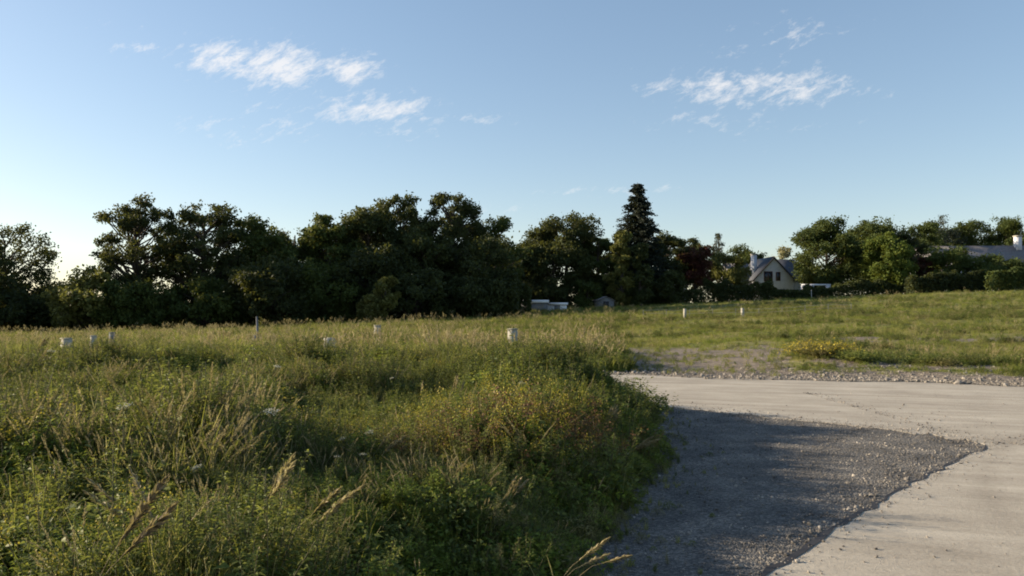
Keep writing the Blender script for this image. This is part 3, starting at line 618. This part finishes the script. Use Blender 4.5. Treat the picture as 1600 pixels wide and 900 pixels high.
# ------------------------------------------------------------------ trees
def tree(name, label, cat, X, d, h, w, mat, seed, lobes=26, trunk=.28, k=52, ls=.34, lobe_r=.2, gap=.0, lean=0, shape='round', group=None, clumps=9, sink=0):
    r = np.random.default_rng(seed); x0, y0 = px(X, d); z0 = hz(x0, y0) - sink
    o = empty(name, (x0, y0, z0)); tag(o, label, cat, group)
    rw = w / 2; zc = h * (trunk + (1 - trunk) * .5); rh = h * (1 - trunk) / 2
    b = Buf(); t_ = Buf()
    H = np.linspace(0, 1, 8); tp = np.stack([lean * H ** 1.5 + r.normal(0, .06, 8) * h * .03, r.normal(0, .05, 8) * h * .03, H * h * .82], 1); tp[0, :2] = 0
    br = h * .022 + .08; tube(t_, tp, np.linspace(br, br * .2, 8), 7)
    L = []
    tries = 0
    while len(L) < lobes and tries < 2000:
        tries += 1
        v_ = r.normal(size=3); v_ /= np.linalg.norm(v_); q = r.uniform(.25, 1) ** (1 / 2.2)
        c = v_ * q * (1 - .45 * lobe_r)
        if shape == 'round': p = np.array([c[0] * rw, c[1] * rw, zc + c[2] * rh])
        elif shape == 'dome':
            p = np.array([c[0] * rw, c[1] * rw, zc + c[2] * rh]);
            if c[2] < -.5: continue
        elif shape == 'cone':
            zz = r.uniform(0, 1); a = r.uniform(0, 6.28); rr = rw * (1 - zz) ** .8 * r.uniform(.3, .9); p = np.array([rr * math.cos(a), rr * math.sin(a), h * (trunk + (1 - trunk) * zz * .95)])
        elif shape == 'column':
            zz = r.uniform(0, 1); a = r.uniform(0, 6.28); rr = rw * math.sin(math.pi * min(1, (zz * .8 + .2))) ** .6 * r.uniform(.1, .85); p = np.array([rr * math.cos(a), rr * math.sin(a), h * (trunk + (1 - trunk) * zz * .95)])
        p[0] += lean * (p[2] / h) ** 1.5
        lr = lobe_r * min(rw, rh * 1.4) * r.uniform(.7, 1.35)
        L.append((p, lr))
    for (p, lr) in L:
        zi = np.clip((p[2] - .35 * np.hypot(p[0], p[1]) - .1 * h) / (.82 * h), .12, .95); a = np.array([np.interp(zi, H, tp[:, i]) for i in range(3)])
        mid = (a + p) / 2 + r.normal(0, .04, 3) * h * .3 + [0, 0, -.02 * h]
        tube(t_, [a, mid, p], [br * .38 * (1 - zi * .6), br * .2, .03], 5)
        m = int(clumps * r.uniform(.7, 1.3)); cv = r.normal(size=(m, 3)); cv /= np.linalg.norm(cv, axis=1)[:, None]
        cc = p + cv * lr * r.uniform(.55, 1.05, (m, 1)) * np.array([1.15, 1.15, .85])
        for j in range(m):
            if j % 3 == 0: tube(t_, [p, cc[j]], [.03, .012], 3)
        n = k; cr = lr * .5 + .15
        C = np.repeat(cc, n, 0) + r.normal(size=(m * n, 3)) * cr * .55 * np.array([1, 1, .75])
        D = r.normal(size=(m * n, 3)); D /= np.linalg.norm(D, axis=1)[:, None]
        sz = ls * r.uniform(.6, 1.25, m * n)
        Sd = np.cross(D, r.normal(size=(m * n, 3))); Sd /= np.linalg.norm(Sd, axis=1)[:, None] + 1e-9
        V = np.stack([C - D * sz[:, None] * .5, C + Sd * sz[:, None] * .32, C + D * sz[:, None] * .5, C - Sd * sz[:, None] * .32], 1).reshape(-1, 3)
        lt = r.uniform(0, .5); Qi = np.arange(m * n * 4).reshape(-1, 4)
        b.add(V, Qi, tone=np.repeat(np.clip(lt + r.uniform(0, .5, m * n), 0, 1), 4))
    link('trunk', t_.mesh('trunk', [G['bark']]), o); link('crown', b.mesh('crown', [G[mat]]), o)
    return o
def conifer(label, X, d, h, w, seed):
    r = np.random.default_rng(seed); x0, y0 = px(X, d); z0 = hz(x0, y0); o = empty('spruce_tree', (x0, y0, z0)); tag(o, label, 'conifer')
    t_ = Buf(); tube(t_, [(0, 0, 0), (0, 0, h * .5), (0, 0, h * .99)], [.32, .18, .03], 7); b = Buf()
    z = h * .06
    while z < h * .985:
        f = 1 - z / h; rad = w / 2 * (f ** .62) * r.uniform(.75, 1.12); nb = int(6 + 6 * f)
        for i in range(nb):
            a = r.uniform(0, 6.28); rl = rad * r.uniform(.6, 1.0); tip = np.array([rl * math.cos(a), rl * math.sin(a), z - rl * .22 + .12 * rl * r.uniform(0, 1)])
            tube(t_, [(0, 0, z), tip], [.05, .012], 3)
            n = int(34 + 150 * rl / (w / 2)); s = r.uniform(.08, 1, n); C = np.array([0, 0, z]) + (tip - [0, 0, z]) * s[:, None] + r.normal(size=(n, 3)) * np.array([.16, .16, .09]) * (.6 + rl / 3)
            D = np.stack([math.cos(a) + r.normal(0, .5, n), math.sin(a) + r.normal(0, .5, n), r.normal(-.35, .35, n)], 1); D /= np.linalg.norm(D, axis=1)[:, None]
            Sd = np.cross(D, r.normal(size=(n, 3))); Sd /= np.linalg.norm(Sd, axis=1)[:, None]; sz = r.uniform(.25, .5, n)[:, None]
            V = np.stack([C - D * sz * .5, C + Sd * sz * .22, C + D * sz * .5, C - Sd * sz * .22], 1).reshape(-1, 3)
            b.add(V, np.arange(n * 4).reshape(-1, 4), tone=np.repeat(r.uniform(0, 1, n), 4))
        z += h * .014 + .08
    link('trunk', t_.mesh('trunk', [G['bark']]), o); link('crown', b.mesh('crown', [G['t_conifer']]), o)
WOOD = 'trees of the dark wood behind the meadow'
T = 'deciduous_tree'
# (label, X centre, distance, height m, width m, material, seed, kwargs)
TREES = [
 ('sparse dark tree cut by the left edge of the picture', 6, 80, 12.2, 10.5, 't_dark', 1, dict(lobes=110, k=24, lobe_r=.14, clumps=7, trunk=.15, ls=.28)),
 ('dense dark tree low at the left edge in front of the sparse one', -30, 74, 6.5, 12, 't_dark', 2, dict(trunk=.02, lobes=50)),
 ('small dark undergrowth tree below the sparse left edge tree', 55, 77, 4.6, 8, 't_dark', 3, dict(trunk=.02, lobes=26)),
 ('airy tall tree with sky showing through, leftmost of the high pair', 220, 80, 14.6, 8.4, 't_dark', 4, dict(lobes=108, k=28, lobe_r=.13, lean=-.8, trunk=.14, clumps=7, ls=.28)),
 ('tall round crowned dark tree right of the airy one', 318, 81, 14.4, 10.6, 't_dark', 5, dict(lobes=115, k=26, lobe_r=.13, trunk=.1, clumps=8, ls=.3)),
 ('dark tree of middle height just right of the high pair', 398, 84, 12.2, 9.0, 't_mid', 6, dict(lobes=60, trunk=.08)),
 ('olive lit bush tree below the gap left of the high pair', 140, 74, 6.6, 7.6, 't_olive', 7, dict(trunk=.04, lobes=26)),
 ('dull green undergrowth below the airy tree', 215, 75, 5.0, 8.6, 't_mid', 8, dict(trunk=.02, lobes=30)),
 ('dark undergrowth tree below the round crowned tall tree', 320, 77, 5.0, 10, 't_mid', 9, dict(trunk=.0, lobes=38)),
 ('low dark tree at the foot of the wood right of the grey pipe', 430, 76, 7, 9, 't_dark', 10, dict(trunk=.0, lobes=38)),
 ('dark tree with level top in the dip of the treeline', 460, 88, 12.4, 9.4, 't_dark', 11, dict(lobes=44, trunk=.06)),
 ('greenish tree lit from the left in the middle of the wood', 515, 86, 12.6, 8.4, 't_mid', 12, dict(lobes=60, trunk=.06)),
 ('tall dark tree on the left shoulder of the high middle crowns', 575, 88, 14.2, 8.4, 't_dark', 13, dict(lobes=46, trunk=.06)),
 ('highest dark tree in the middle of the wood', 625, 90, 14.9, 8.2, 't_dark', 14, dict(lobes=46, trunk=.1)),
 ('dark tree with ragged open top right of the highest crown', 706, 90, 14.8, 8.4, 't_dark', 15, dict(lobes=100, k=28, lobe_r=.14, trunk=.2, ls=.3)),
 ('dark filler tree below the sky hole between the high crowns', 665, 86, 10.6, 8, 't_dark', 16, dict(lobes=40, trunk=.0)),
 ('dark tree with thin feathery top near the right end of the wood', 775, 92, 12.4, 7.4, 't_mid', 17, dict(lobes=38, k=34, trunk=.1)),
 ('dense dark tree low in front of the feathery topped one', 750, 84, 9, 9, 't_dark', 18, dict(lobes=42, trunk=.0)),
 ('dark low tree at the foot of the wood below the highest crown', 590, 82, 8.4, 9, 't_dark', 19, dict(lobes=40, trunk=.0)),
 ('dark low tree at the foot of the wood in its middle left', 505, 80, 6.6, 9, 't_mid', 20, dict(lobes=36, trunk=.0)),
 ('broad domed dark tree left of the tall spruce', 885, 104, 13.6, 10.4, 't_dark', 21, dict(lobes=40, trunk=.42, k=44, shape='dome')),
 ('dark tree filling the space under the broad dome', 865, 100, 9.6, 9.4, 't_dark', 22, dict(lobes=44, trunk=.0)),
 ('dark tree between the broad dome and the spruce', 935, 106, 11.6, 7.6, 't_mid', 23, dict(lobes=44, trunk=.0)),
 ('dark tree whose crown meets the left side of the spruce', 965, 110, 12.2, 5.4, 't_dark', 24, dict(lobes=34, trunk=.05)),
 ('low dark tree above the long white cabin', 815, 100, 9.2, 8, 't_dark', 25, dict(lobes=40, trunk=.0)),
 ('dark tree right behind the spruce', 1040, 112, 11.2, 7.8, 't_dark', 26, dict(lobes=38, trunk=.0)),
 ('olive green columnar tree in front of the spruce, lit on its left', 972, 98, 9.6, 4.4, 't_olive', 27, dict(lobes=34, trunk=.03, shape='column')),
 ('columnar tree just right of the olive one, its shade put into dark foliage', 1000, 97, 8.0, 3.4, 't_dark', 28, dict(lobes=28, trunk=.03, shape='column')),  # right-hand shade of the olive column put in as darker foliage
 ('purple red leaved tree left of the gabled house', 1086, 112, 9.0, 5.4, 't_red', 29, dict(lobes=34, trunk=.2)),
 ('dark tree behind the red leaved one', 1072, 120, 11.0, 7.2, 't_dark', 30, dict(lobes=36, trunk=.0)),
 ('olive green tree between the red leaved tree and the house', 1134, 118, 8.2, 6.6, 't_olive', 31, dict(lobes=34, trunk=.03)),
 ('thin see-through poplar rising left of the house', 1123, 130, 12.4, 3.4, 't_far', 32, dict(lobes=40, k=9, clumps=5, trunk=.2, shape='column', ls=.3)),
 ('green tree behind the roof of the gabled house', 1166, 140, 11.2, 8.0, 't_mid', 33, dict(lobes=30, trunk=.1)),
 ('pale dry leaved tree behind the house chimney', 1222, 145, 12.0, 6.4, 't_pale', 34, dict(lobes=24, trunk=.1, k=28)),
 ('big round green tree right of the gabled house', 1292, 118, 12.6, 10.6, 't_mid', 35, dict(lobes=80, trunk=.03)),
 ('dark green tree behind and right of the big round one', 1365, 128, 13.6, 11.5, 't_mid', 36, dict(lobes=80, trunk=.03)),
 ('bright green tree in front of the right hand treeline', 1388, 112, 9.8, 7.4, 't_lime', 37, dict(lobes=60, trunk=.03)),
 ('thin grey green tree top over the middle of the right treeline', 1395, 136, 14.2, 8.0, 't_far', 38, dict(lobes=40, trunk=.2, k=28)),
 ('dark tree at the left end of the long low roof', 1436, 128, 11.5, 9, 't_dark', 39, dict(lobes=38, trunk=.0)),
 ('small dark red tree in front of the long roof', 1446, 116, 6.6, 2.6, 't_red', 40, dict(lobes=22, trunk=.2)),
 ('greyish thin tree above the left end of the long roof', 1462, 158, 17.2, 11.6, 't_far', 41, dict(lobes=56, trunk=.1, k=36)),
 ('mid green tree behind the long roof left of the chimney', 1520, 160, 17.0, 12.6, 't_mid', 42, dict(lobes=60, trunk=.1)),
 ('tall green tree behind the chimney of the long roofed house', 1574, 156, 17.4, 11.0, 't_mid', 43, dict(lobes=60, trunk=.1)),
 ('dark green tree cut by the right edge of the picture', 1632, 150, 17.0, 10.5, 't_mid', 44, dict(lobes=44, trunk=.1)),
 ('round olive topped bush tree in front of the long roof', 1490, 116, 7.2, 10.5, 't_mid', 45, dict(lobes=40, trunk=.0)),
 ('dark bush tree in front of the chimney house right side', 1562, 112, 5.6, 8, 't_mid', 46, dict(lobes=36, trunk=.0)),
 ('slim yellow green bush at the foot of the wood beside the field', 602, 75, 4.9, 2.5, 't_olive', 47, dict(lobes=22, trunk=.02)),
 ('small yellow green bush left of the slim one', 575, 74, 3.0, 2.6, 't_olive', 48, dict(lobes=16, trunk=.0, sink=.2)),
 ('green rounded shrub behind the end of the white cabin', 918, 97, 3.6, 4.0, 't_mid', 49, dict(lobes=20, trunk=.0)),
 ('far dark round tree on the horizon in the left gap', 100, 190, 9.4, 15, 't_far', 50, dict(lobes=34, trunk=.0, ls=.6, sink=.3)),
 ('far low tree on the horizon beside the left edge tree', 60, 200, 8.0, 14, 't_far', 51, dict(lobes=30, trunk=.0, ls=.6)),
 ('dark tree at the back of the wood behind the dip', 430, 100, 12.2, 10, 't_dark', 52, dict(lobes=44, trunk=.0)),
 ('dark tree at the back of the wood behind the middle', 545, 104, 13.2, 11, 't_dark', 53, dict(lobes=44, trunk=.0)),
 ('dark tree at the back behind the right end of the wood', 735, 106, 12.6, 11, 't_dark', 54, dict(lobes=46, trunk=.0)),
 ('dark tree at the back between the wood and the dome tree', 830, 116, 11.4, 9, 't_dark', 55, dict(lobes=44, trunk=.0)),
 ('dark undergrowth tree low at the foot of the wood, behind the slim yellow green bush', 650, 80, 5.2, 9, 't_dark', 56, dict(lobes=34, trunk=.0)),
 ('dark shrub tree low at the right end of the wood beside the white cabin', 760, 82, 5.0, 7.2, 't_dark', 57, dict(lobes=32, trunk=.0)),
 ('dark shrub between the olive columnar tree and the red leaved tree', 1045, 102, 4.4, 4.2, 't_dark', 58, dict(lobes=26, trunk=.0)),
 ('dark tree behind the right treeline above the small dark red tree', 1440, 146, 15.4, 11, 't_mid', 59, dict(lobes=60, trunk=.0)),
 ('hazy dark tree behind the long roof at its middle', 1492, 170, 17.2, 12, 't_far', 60, dict(lobes=60, trunk=.0)),
]
for (lb, X, d, h, w, mt, sd, kw) in TREES:
    nm = 'shrub' if ('shrub' in lb or 'bush at' in lb or 'small yellow green bush' in lb) else T
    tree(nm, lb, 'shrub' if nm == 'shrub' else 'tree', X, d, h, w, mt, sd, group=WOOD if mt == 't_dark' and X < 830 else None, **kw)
conifer('tall pointed dark spruce rising above all the other trees', 997, 108, 17.6, 12.0, 61)
def hedge(label, Xa, Xb, d, h, mat, seed, depth=2.2, dd=0):
    r = np.random.default_rng(seed); xa, ya = px(Xa, d); xb, yb = px(Xb, d + dd); L = xb - xa; o = empty('hedge', ((xa + xb) / 2, (ya + yb) / 2, hz((xa + xb) / 2, (ya + yb) / 2))); tag(o, label, 'hedge')
    n = int(L * h * 240); s = r.uniform(0, 1, n); hh = h * (.50 + .5 * vnoise(s * L, s * 0, 2.6, seed) + .35 * vnoise(s * L, s * 0, .8, seed + 5)) ; zz = r.uniform(0, 1, n) ** .7 * hh
    X_ = xa + s * L; Y_ = ya + s * (yb - ya) + r.uniform(-.5, .5, n) * depth * (1 - .4 * (zz / h) ** 2)
    C = np.stack([X_, Y_, height(X_, Y_) + zz - .05], 1) - np.array(o.location); D = r.normal(size=(n, 3)); D /= np.linalg.norm(D, axis=1)[:, None]
    Sd = np.cross(D, r.normal(size=(n, 3))); Sd /= np.linalg.norm(Sd, axis=1)[:, None]; sz = r.uniform(.18, .4, n)[:, None]
    V = np.stack([C - D * sz * .5, C + Sd * sz * .32, C + D * sz * .5, C - Sd * sz * .32], 1).reshape(-1, 3)
    link('foliage', make_mesh('foliage', V, np.arange(n * 4).reshape(-1, 4), [G[mat]], None, {'tone': np.repeat(r.uniform(0, 1, n), 4)}), o)
    st = Buf()
    for i in range(int(L / .8)):
        q = (i + .5) / int(L / .8); hx = xa + q * L; hy = ya + q * (yb - ya); tube(st, np.array([(hx, hy, hz(hx, hy) - .1), (hx + .1, hy, hz(hx, hy) + h * .7)]) - np.array(o.location), [.05, .02], 5)
    tag(link('stems', st.mesh('stems', [G['bark']]), o), kind='stuff')
hedge('dark hedge along the top of the field below the gabled house', 1100, 1206, 108, 3.0, 't_dark', 71)
hedge('low dark hedge right below the windows of the gabled house', 1190, 1264, 108.5, 2.3, 't_dark', 76)
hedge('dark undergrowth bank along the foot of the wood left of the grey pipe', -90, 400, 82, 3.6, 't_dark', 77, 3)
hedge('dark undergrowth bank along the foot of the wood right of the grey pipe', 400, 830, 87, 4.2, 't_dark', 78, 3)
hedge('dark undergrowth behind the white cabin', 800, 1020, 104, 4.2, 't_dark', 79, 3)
hedge('low dark hedge between the spruce and the house', 1010, 1100, 106, 2.0, 't_dark', 72)
hedge('dark hedge right of the house below the big round tree', 1255, 1420, 109, 2.3, 't_dark', 73)
hedge('dark green garden hedge in front of the long roofed house', 1418, 1560, 106, 2.8, 't_dark', 74)
hedge('bright clipped hedge at the right edge of the field', 1545, 1680, 98, 2.5, 't_mid', 75)

# ------------------------------------------------------------------ buildings
def box(b, x0, x1, y0, y1, z0, z1, mi=0):
    V = [(x, y, z) for x in (x0, x1) for y in (y0, y1) for z in (z0, z1)]
    b.add(V, [[0, 1, 3, 2], [4, 6, 7, 5], [0, 4, 5, 1], [2, 3, 7, 6], [0, 2, 6, 4], [1, 5, 7, 3]], mi=mi)
def boxo(name, mat, parent, *a, label=None):
    b = Buf(); box(b, *a); o = link(name, b.mesh(name, [G[mat]]), parent)
    if label: o['label'] = label
    return o
def gable_wall(b, w, y0, y1, he, hr, cx=0):
    V = [(cx - w / 2, y0, -1), (cx + w / 2, y0, -1), (cx + w / 2, y0, he), (cx, y0, hr), (cx - w / 2, y0, he)]
    V += [(x, y1, z) for (x, _, z) in V]
    b.add(V, [[0, 1, 2, 4], [5, 9, 7, 6], [1, 6, 7, 2], [5, 0, 4, 9], [0, 5, 6, 1]], [[4, 2, 3], [9, 8, 7]])
def roof_y(b, w, y0, y1, he, hr, cx=0, ov=.35, th=.16):     # ridge runs along y
    k = (hr - he) / (w / 2)
    for s in (-1, 1):
        xe = cx + s * (w / 2 + ov); ze = he - ov * k
        V = [(cx, y0 - ov, hr + .06), (xe, y0 - ov, ze + .06), (xe, y1 + ov, ze + .06), (cx, y1 + ov, hr + .06)]
        V += [(x, y, z + th) for (x, y, z) in V]
        b.add(V, [[0, 1, 2, 3], [4, 7, 6, 5], [0, 4, 5, 1], [1, 5, 6, 2], [2, 6, 7, 3], [3, 7, 4, 0]])
def rot90(b):   # swap so a y-ridge becomes an x-ridge
    b.V = [np.stack([v[:, 1], -v[:, 0], v[:, 2]], 1) for v in b.V]
def window(parent, x, y, z, w, h, mat='whitewall', mull=True):
    b = Buf(); t = .07
    box(b, x - w / 2 - t, x - w / 2, y - .06, y + .04, z - t, z + h + t); box(b, x + w / 2, x + w / 2 + t, y - .06, y + .04, z - t, z + h + t)
    box(b, x - w / 2, x + w / 2, y - .06, y + .04, z - t, z); box(b, x - w / 2, x + w / 2, y - .06, y + .04, z + h, z + h + t)
    if mull: box(b, x - .03, x + .03, y - .055, y + .03, z + .001, z + h - .001)
    f = link('window', b.mesh('window', [G[mat]]), parent)
    boxo('pane', 'pane', f, x - w / 2, x + w / 2, y - .03, y + .05, z, z + h)
# gabled house
hx, hy = px(1209, 126); hzz = hz(hx, hy) - .2
H1 = empty('gabled_house', (hx, hy, hzz), R(3)); tag(H1, 'pale gabled house with dark slate roof and white chimney behind the hedge', 'house')
b = Buf(); gable_wall(b, 6.6, 0, 9, 3.9, 7.4); link('wall', b.mesh('wall', [G['wall']]), H1)
b = Buf(); roof_y(b, 6.6, 0, 9, 3.9, 7.4); link('roof', b.mesh('roof', [G['slate']]), H1)
window(H1, -.9, -.02, 3.6, 1.3, 1.5, 'brownwood'); window(H1, .75, -.02, 3.7, .6, 1.3, 'brownwood', False); window(H1, 1.4, -.02, .9, 1.2, 1.2)
b = Buf()
for s in (-1, 1):   # white barge boards of the gable
    tube(b, [(0, -.37, 7.42), (s * 3.62, -.37, 3.55)], .10, 4)
link('barge_board', b.mesh('barge_board', [G['dark']]), H1)
W1 = Buf(); gable_wall(W1, 7.0, -6.6, -3.52, 3.0, 6.5, cx=-4.5); rot90(W1); link('wall', W1.mesh('wing_wall', [G['wall']]), H1)
W1 = Buf(); roof_y(W1, 7.0, -6.6, -3.0, 3.0, 6.5, cx=-4.5); rot90(W1); o = link('roof', W1.mesh('wing_roof', [G['greyroof']]), H1); o['label'] = 'bluish grey roof of the left wing'
ch = boxo('chimney', 'wall', H1, -2.5, -1.75, 2.6, 3.4, 4.4, 8.1); boxo('chimney_cap', 'concrete', ch, -2.6, -1.65, 2.5, 3.5, 8.1, 8.25)
window(H1, -5.2, 0.98, 1.0, 1.1, 1.2)
# right wing with its ridge across, and a low pale annexe at its end
W2 = Buf(); gable_wall(W2, 5.6, 3.32, 5.2, 3.9, 7.2, cx=-4.6); rot90(W2); link('wall', W2.mesh('wing_wall', [G['wall']]), H1)
W2 = Buf(); roof_y(W2, 5.6, .5, 5.2, 3.9, 7.2, cx=-4.6, ov=.3); rot90(W2); o = link('roof', W2.mesh('wing_roof', [G['slate']]), H1)
boxo('wall', 'wall', H1, 5.22, 9.0, 2.4, 6, -1, 3.1, label='low pale extension on the right')
b = Buf(); V = [(5.53, 2.1, 3.9), (9.3, 2.1, 3.1), (9.3, 6.3, 3.1), (5.53, 6.3, 3.9)]; V += [(x, y, z + .15) for x, y, z in V]; b.add(V, [[0, 1, 2, 3], [4, 7, 6, 5], [0, 4, 5, 1], [1, 5, 6, 2], [2, 6, 7, 3], [3, 7, 4, 0]]); link('roof', b.mesh('roof', [G['greyroof']]), H1)
# long roofed house
hx, hy = px(1535, 142); zz = hz(hx, hy)
H2 = empty('long_house', (hx, hy, zz + 2.6), R(-4)); tag(H2, 'long low house with grey roof and cream chimney half hidden by trees', 'house')
b = Buf(); gable_wall(b, 8, -15, 9.5, 3.2, 6.8); rot90(b); link('wall', b.mesh('wall', [G['wall']]), H2)
b = Buf(); roof_y(b, 8, -15, 9.5, 3.2, 6.8); rot90(b); link('roof', b.mesh('roof', [G['greyroof']]), H2)
ch = boxo('chimney', 'wall', H2, 5.6, 6.6, -1.0, -.1, 5.5, 8.6); boxo('chimney_cap', 'concrete', ch, 5.5, 6.7, -1.1, 0, 8.6, 8.8)
for wx in (-9, -5, 0, 4): window(H2, wx, -4.02, 1.0, 1.2, 1.3)
b = Buf(); gable_wall(b, 5.4, -7.2, -4.03, 2.9, 5.6, cx=8.6); link('wall', b.mesh('wall', [G['wall']]), H2)
b = Buf(); roof_y(b, 5.4, -7.2, -3.4, 2.9, 5.6, cx=8.6); link('roof', b.mesh('roof', [G['greyroof']]), H2)
# small pale building glimpsed between trees
hx, hy = px(1056, 116); H3 = empty('garden_house', (hx, hy, hz(hx, hy)), R(8)); tag(H3, 'small bluish pale house glimpsed between spruce and red leaved tree', 'house')
b = Buf(); gable_wall(b, 3.2, 0, 4, 3.0, 4.6); link('wall', b.mesh('wall', [G['wall']]), H3)
b = Buf(); roof_y(b, 3.2, 0, 4, 3.0, 4.6); link('roof', b.mesh('roof', [G['greyroof']]), H3); window(H3, 0, -.02, 1.2, 1.0, 1.1)
# long white cabin
hx, hy = px(848, 93); H4 = empty('white_cabin', (hx, hy, hz(hx, hy) - .1), R(0)); tag(H4, 'long low white flat roofed cabin in front of the dark trees', 'cabin')
boxo('wall', 'greypaint', H4, -2.75, .6, 0, 2.6, 0, 1.25); boxo('roof', 'whitewall', H4, -2.95, .75, -.25, 2.8, 1.25, 1.6)
boxo('wall', 'whitewall', H4, .602, 2.9, .2, 2.4, 0, 1.0, label='lower right half of the cabin'); boxo('roof', 'whitewall', H4, .76, 3.05, 0, 2.6, 1.0, 1.28)
boxo('door', 'greypaint', H4, 1.4, 2.1, .15, .19, .0, .95)
boxo('plinth', 'dark', H4, -2.7, 2.85, .06, 2.3, -.5, -.002)
# grey shed
hx, hy = px(947, 95); H5 = empty('garden_shed', (hx, hy, hz(hx, hy)), R(10)); tag(H5, 'small grey gabled shed right of the white cabin', 'shed')
b = Buf(); gable_wall(b, 2.0, 0, 2.4, .9, 1.35); link('wall', b.mesh('wall', [G['greypaint']]), H5)
b = Buf(); roof_y(b, 2.0, 0, 2.4, .9, 1.35, ov=.15, th=.06); link('roof', b.mesh('roof', [G['greyroof']]), H5); boxo('door', 'dark', H5, -.35, .35, -.03, .02, 0, .85)
# pale terrace wall beside the house
hx, hy = px(1278, 113); H6 = empty('terrace_wall', (hx, hy, hz(hx, hy)), 0); tag(H6, 'low white rail on short piers beside the gabled house', 'garden wall')
boxo('rail', 'whitewall', H6, -2.4, 1.9, -.06, .06, 2.2, 2.42)
for xx in (-2.2, -.9, 1.5): boxo('pier', 'wall', H6, xx - .25, xx + .25, -.25, .25, -.2, 2.19)
boxo('wall', 'greypaint', H6, -1.9, 1.2, -.1, .1, -.2, 1.3)
# ------------------------------------------------------------------ fence, posts and markers in the field
fA = px(1005, 62); fB = px(1330, 62); FZ = empty('wire_fence', (fA[0], fA[1], hz(*fA))); tag(FZ, 'low wire fence with thin posts across the back of the field', 'fence')
fx = [fA[0] + (fB[0] - fA[0]) * i / 9 for i in range(10)]
for x_ in fx:
    z_ = hz(x_, 62); b = Buf(); tube(b, np.array([(x_, 62, z_ - .1), (x_, 62, z_ + .62)]) - np.array(FZ.location), .016, 6); link('post', b.mesh('post', [G['greypaint']]), FZ)
for q in (.28, .55):
    b = Buf(); tube(b, np.array([(x_, 62, hz(x_, 62) + q) for x_ in np.linspace(fx[0], fx[-1], 40)]) - np.array(FZ.location), .008, 4); link('wire', b.mesh('wire', [G['wire']]), FZ)
def marker(name, label, cat, X, Ybase, d, w, h, mat='concrete', group=None, cap=True, tilt=0):
    w *= .85; h *= .9; x_, y_ = px(X, d); o = empty(name, (x_, y_, hz(x_, y_)), U(-.4, .4)); tag(o, label, cat, group); o.rotation_euler[1] = tilt
    boxo('body', mat, o, -w / 2, w / 2, -w / 2, w / 2, -.1, h)
    if cap: boxo('cap', mat, o, -w * .56, w * .56, -w * .56, w * .56, h + .001, h + max(.02, w * .12))
    return o
MG = 'white boundary markers on the building plots'
marker('marker_post', 'short white marker post in the back of the field, left one of two', 'post', 1070, 491, 58, .22, .80, 'concrete', MG)
marker('marker_post', 'short white marker post in the back of the field, right one of two', 'post', 1160, 491, 58, .26, .85, 'concrete', MG)
marker('utility_box', 'pale concrete utility box standing in the weeds left of the dirt patch', 'box', 801, 550, 28, .40, .92, 'concrete')
marker('marker_block', 'white low block half hidden in weeds at the far left, left of the stub posts', 'block', 105, 545, 27, .3, .76, 'concrete', MG)
marker('stub_post', 'pale stub post right of the white block at the far left', 'post', 147, 545, 28, .2, .76, 'concrete', MG)
marker('stub_post', 'grey stub post furthest right in the far left row', 'post', 176, 540, 31, .2, .78, 'greypaint', MG)
marker('marker_block', 'pale block in the weeds below the slim yellow green bush', 'block', 590, 510, 42, .4, .8, 'concrete', MG)
marker('marker_block', 'cream flat stone block among weeds right of the grey pipe', 'block', 516, 548, 25, .42, .85, 'concrete', MG, False)
x_, y_ = px(403, 36); o = empty('vent_pipe', (x_, y_, hz(x_, y_))); tag(o, 'thin grey upright pipe standing before the dark wood', 'pipe')
b = Buf(); tube(b, [(0, 0, -.1), (-.02, 0, 1.0), (-.05, 0, 1.36)], [.05, .05, .04], 10); link('tube', b.mesh('tube', [G['greypaint']]), o)
boxo('base', 'greypaint', o, -.2, .08, -.12, .12, -.1, .5)
x_, y_ = px(1268, 100); o = empty('garden_pole', (x_, y_, hz(x_, y_))); tag(o, 'thin pale pole at the hedge right of the gabled house', 'pole')
b = Buf(); tube(b, [(0, 0, -.1), (0, 0, 1.2)], .03, 8); link('shaft', b.mesh('shaft', [G['pvc']]), o)
b = Buf(); tube(b, [(0, 0, 1.2), (0, 0, 1.25)], .045, 8); link('cap', b.mesh('cap', [G['pvc']]), o)
print('done')
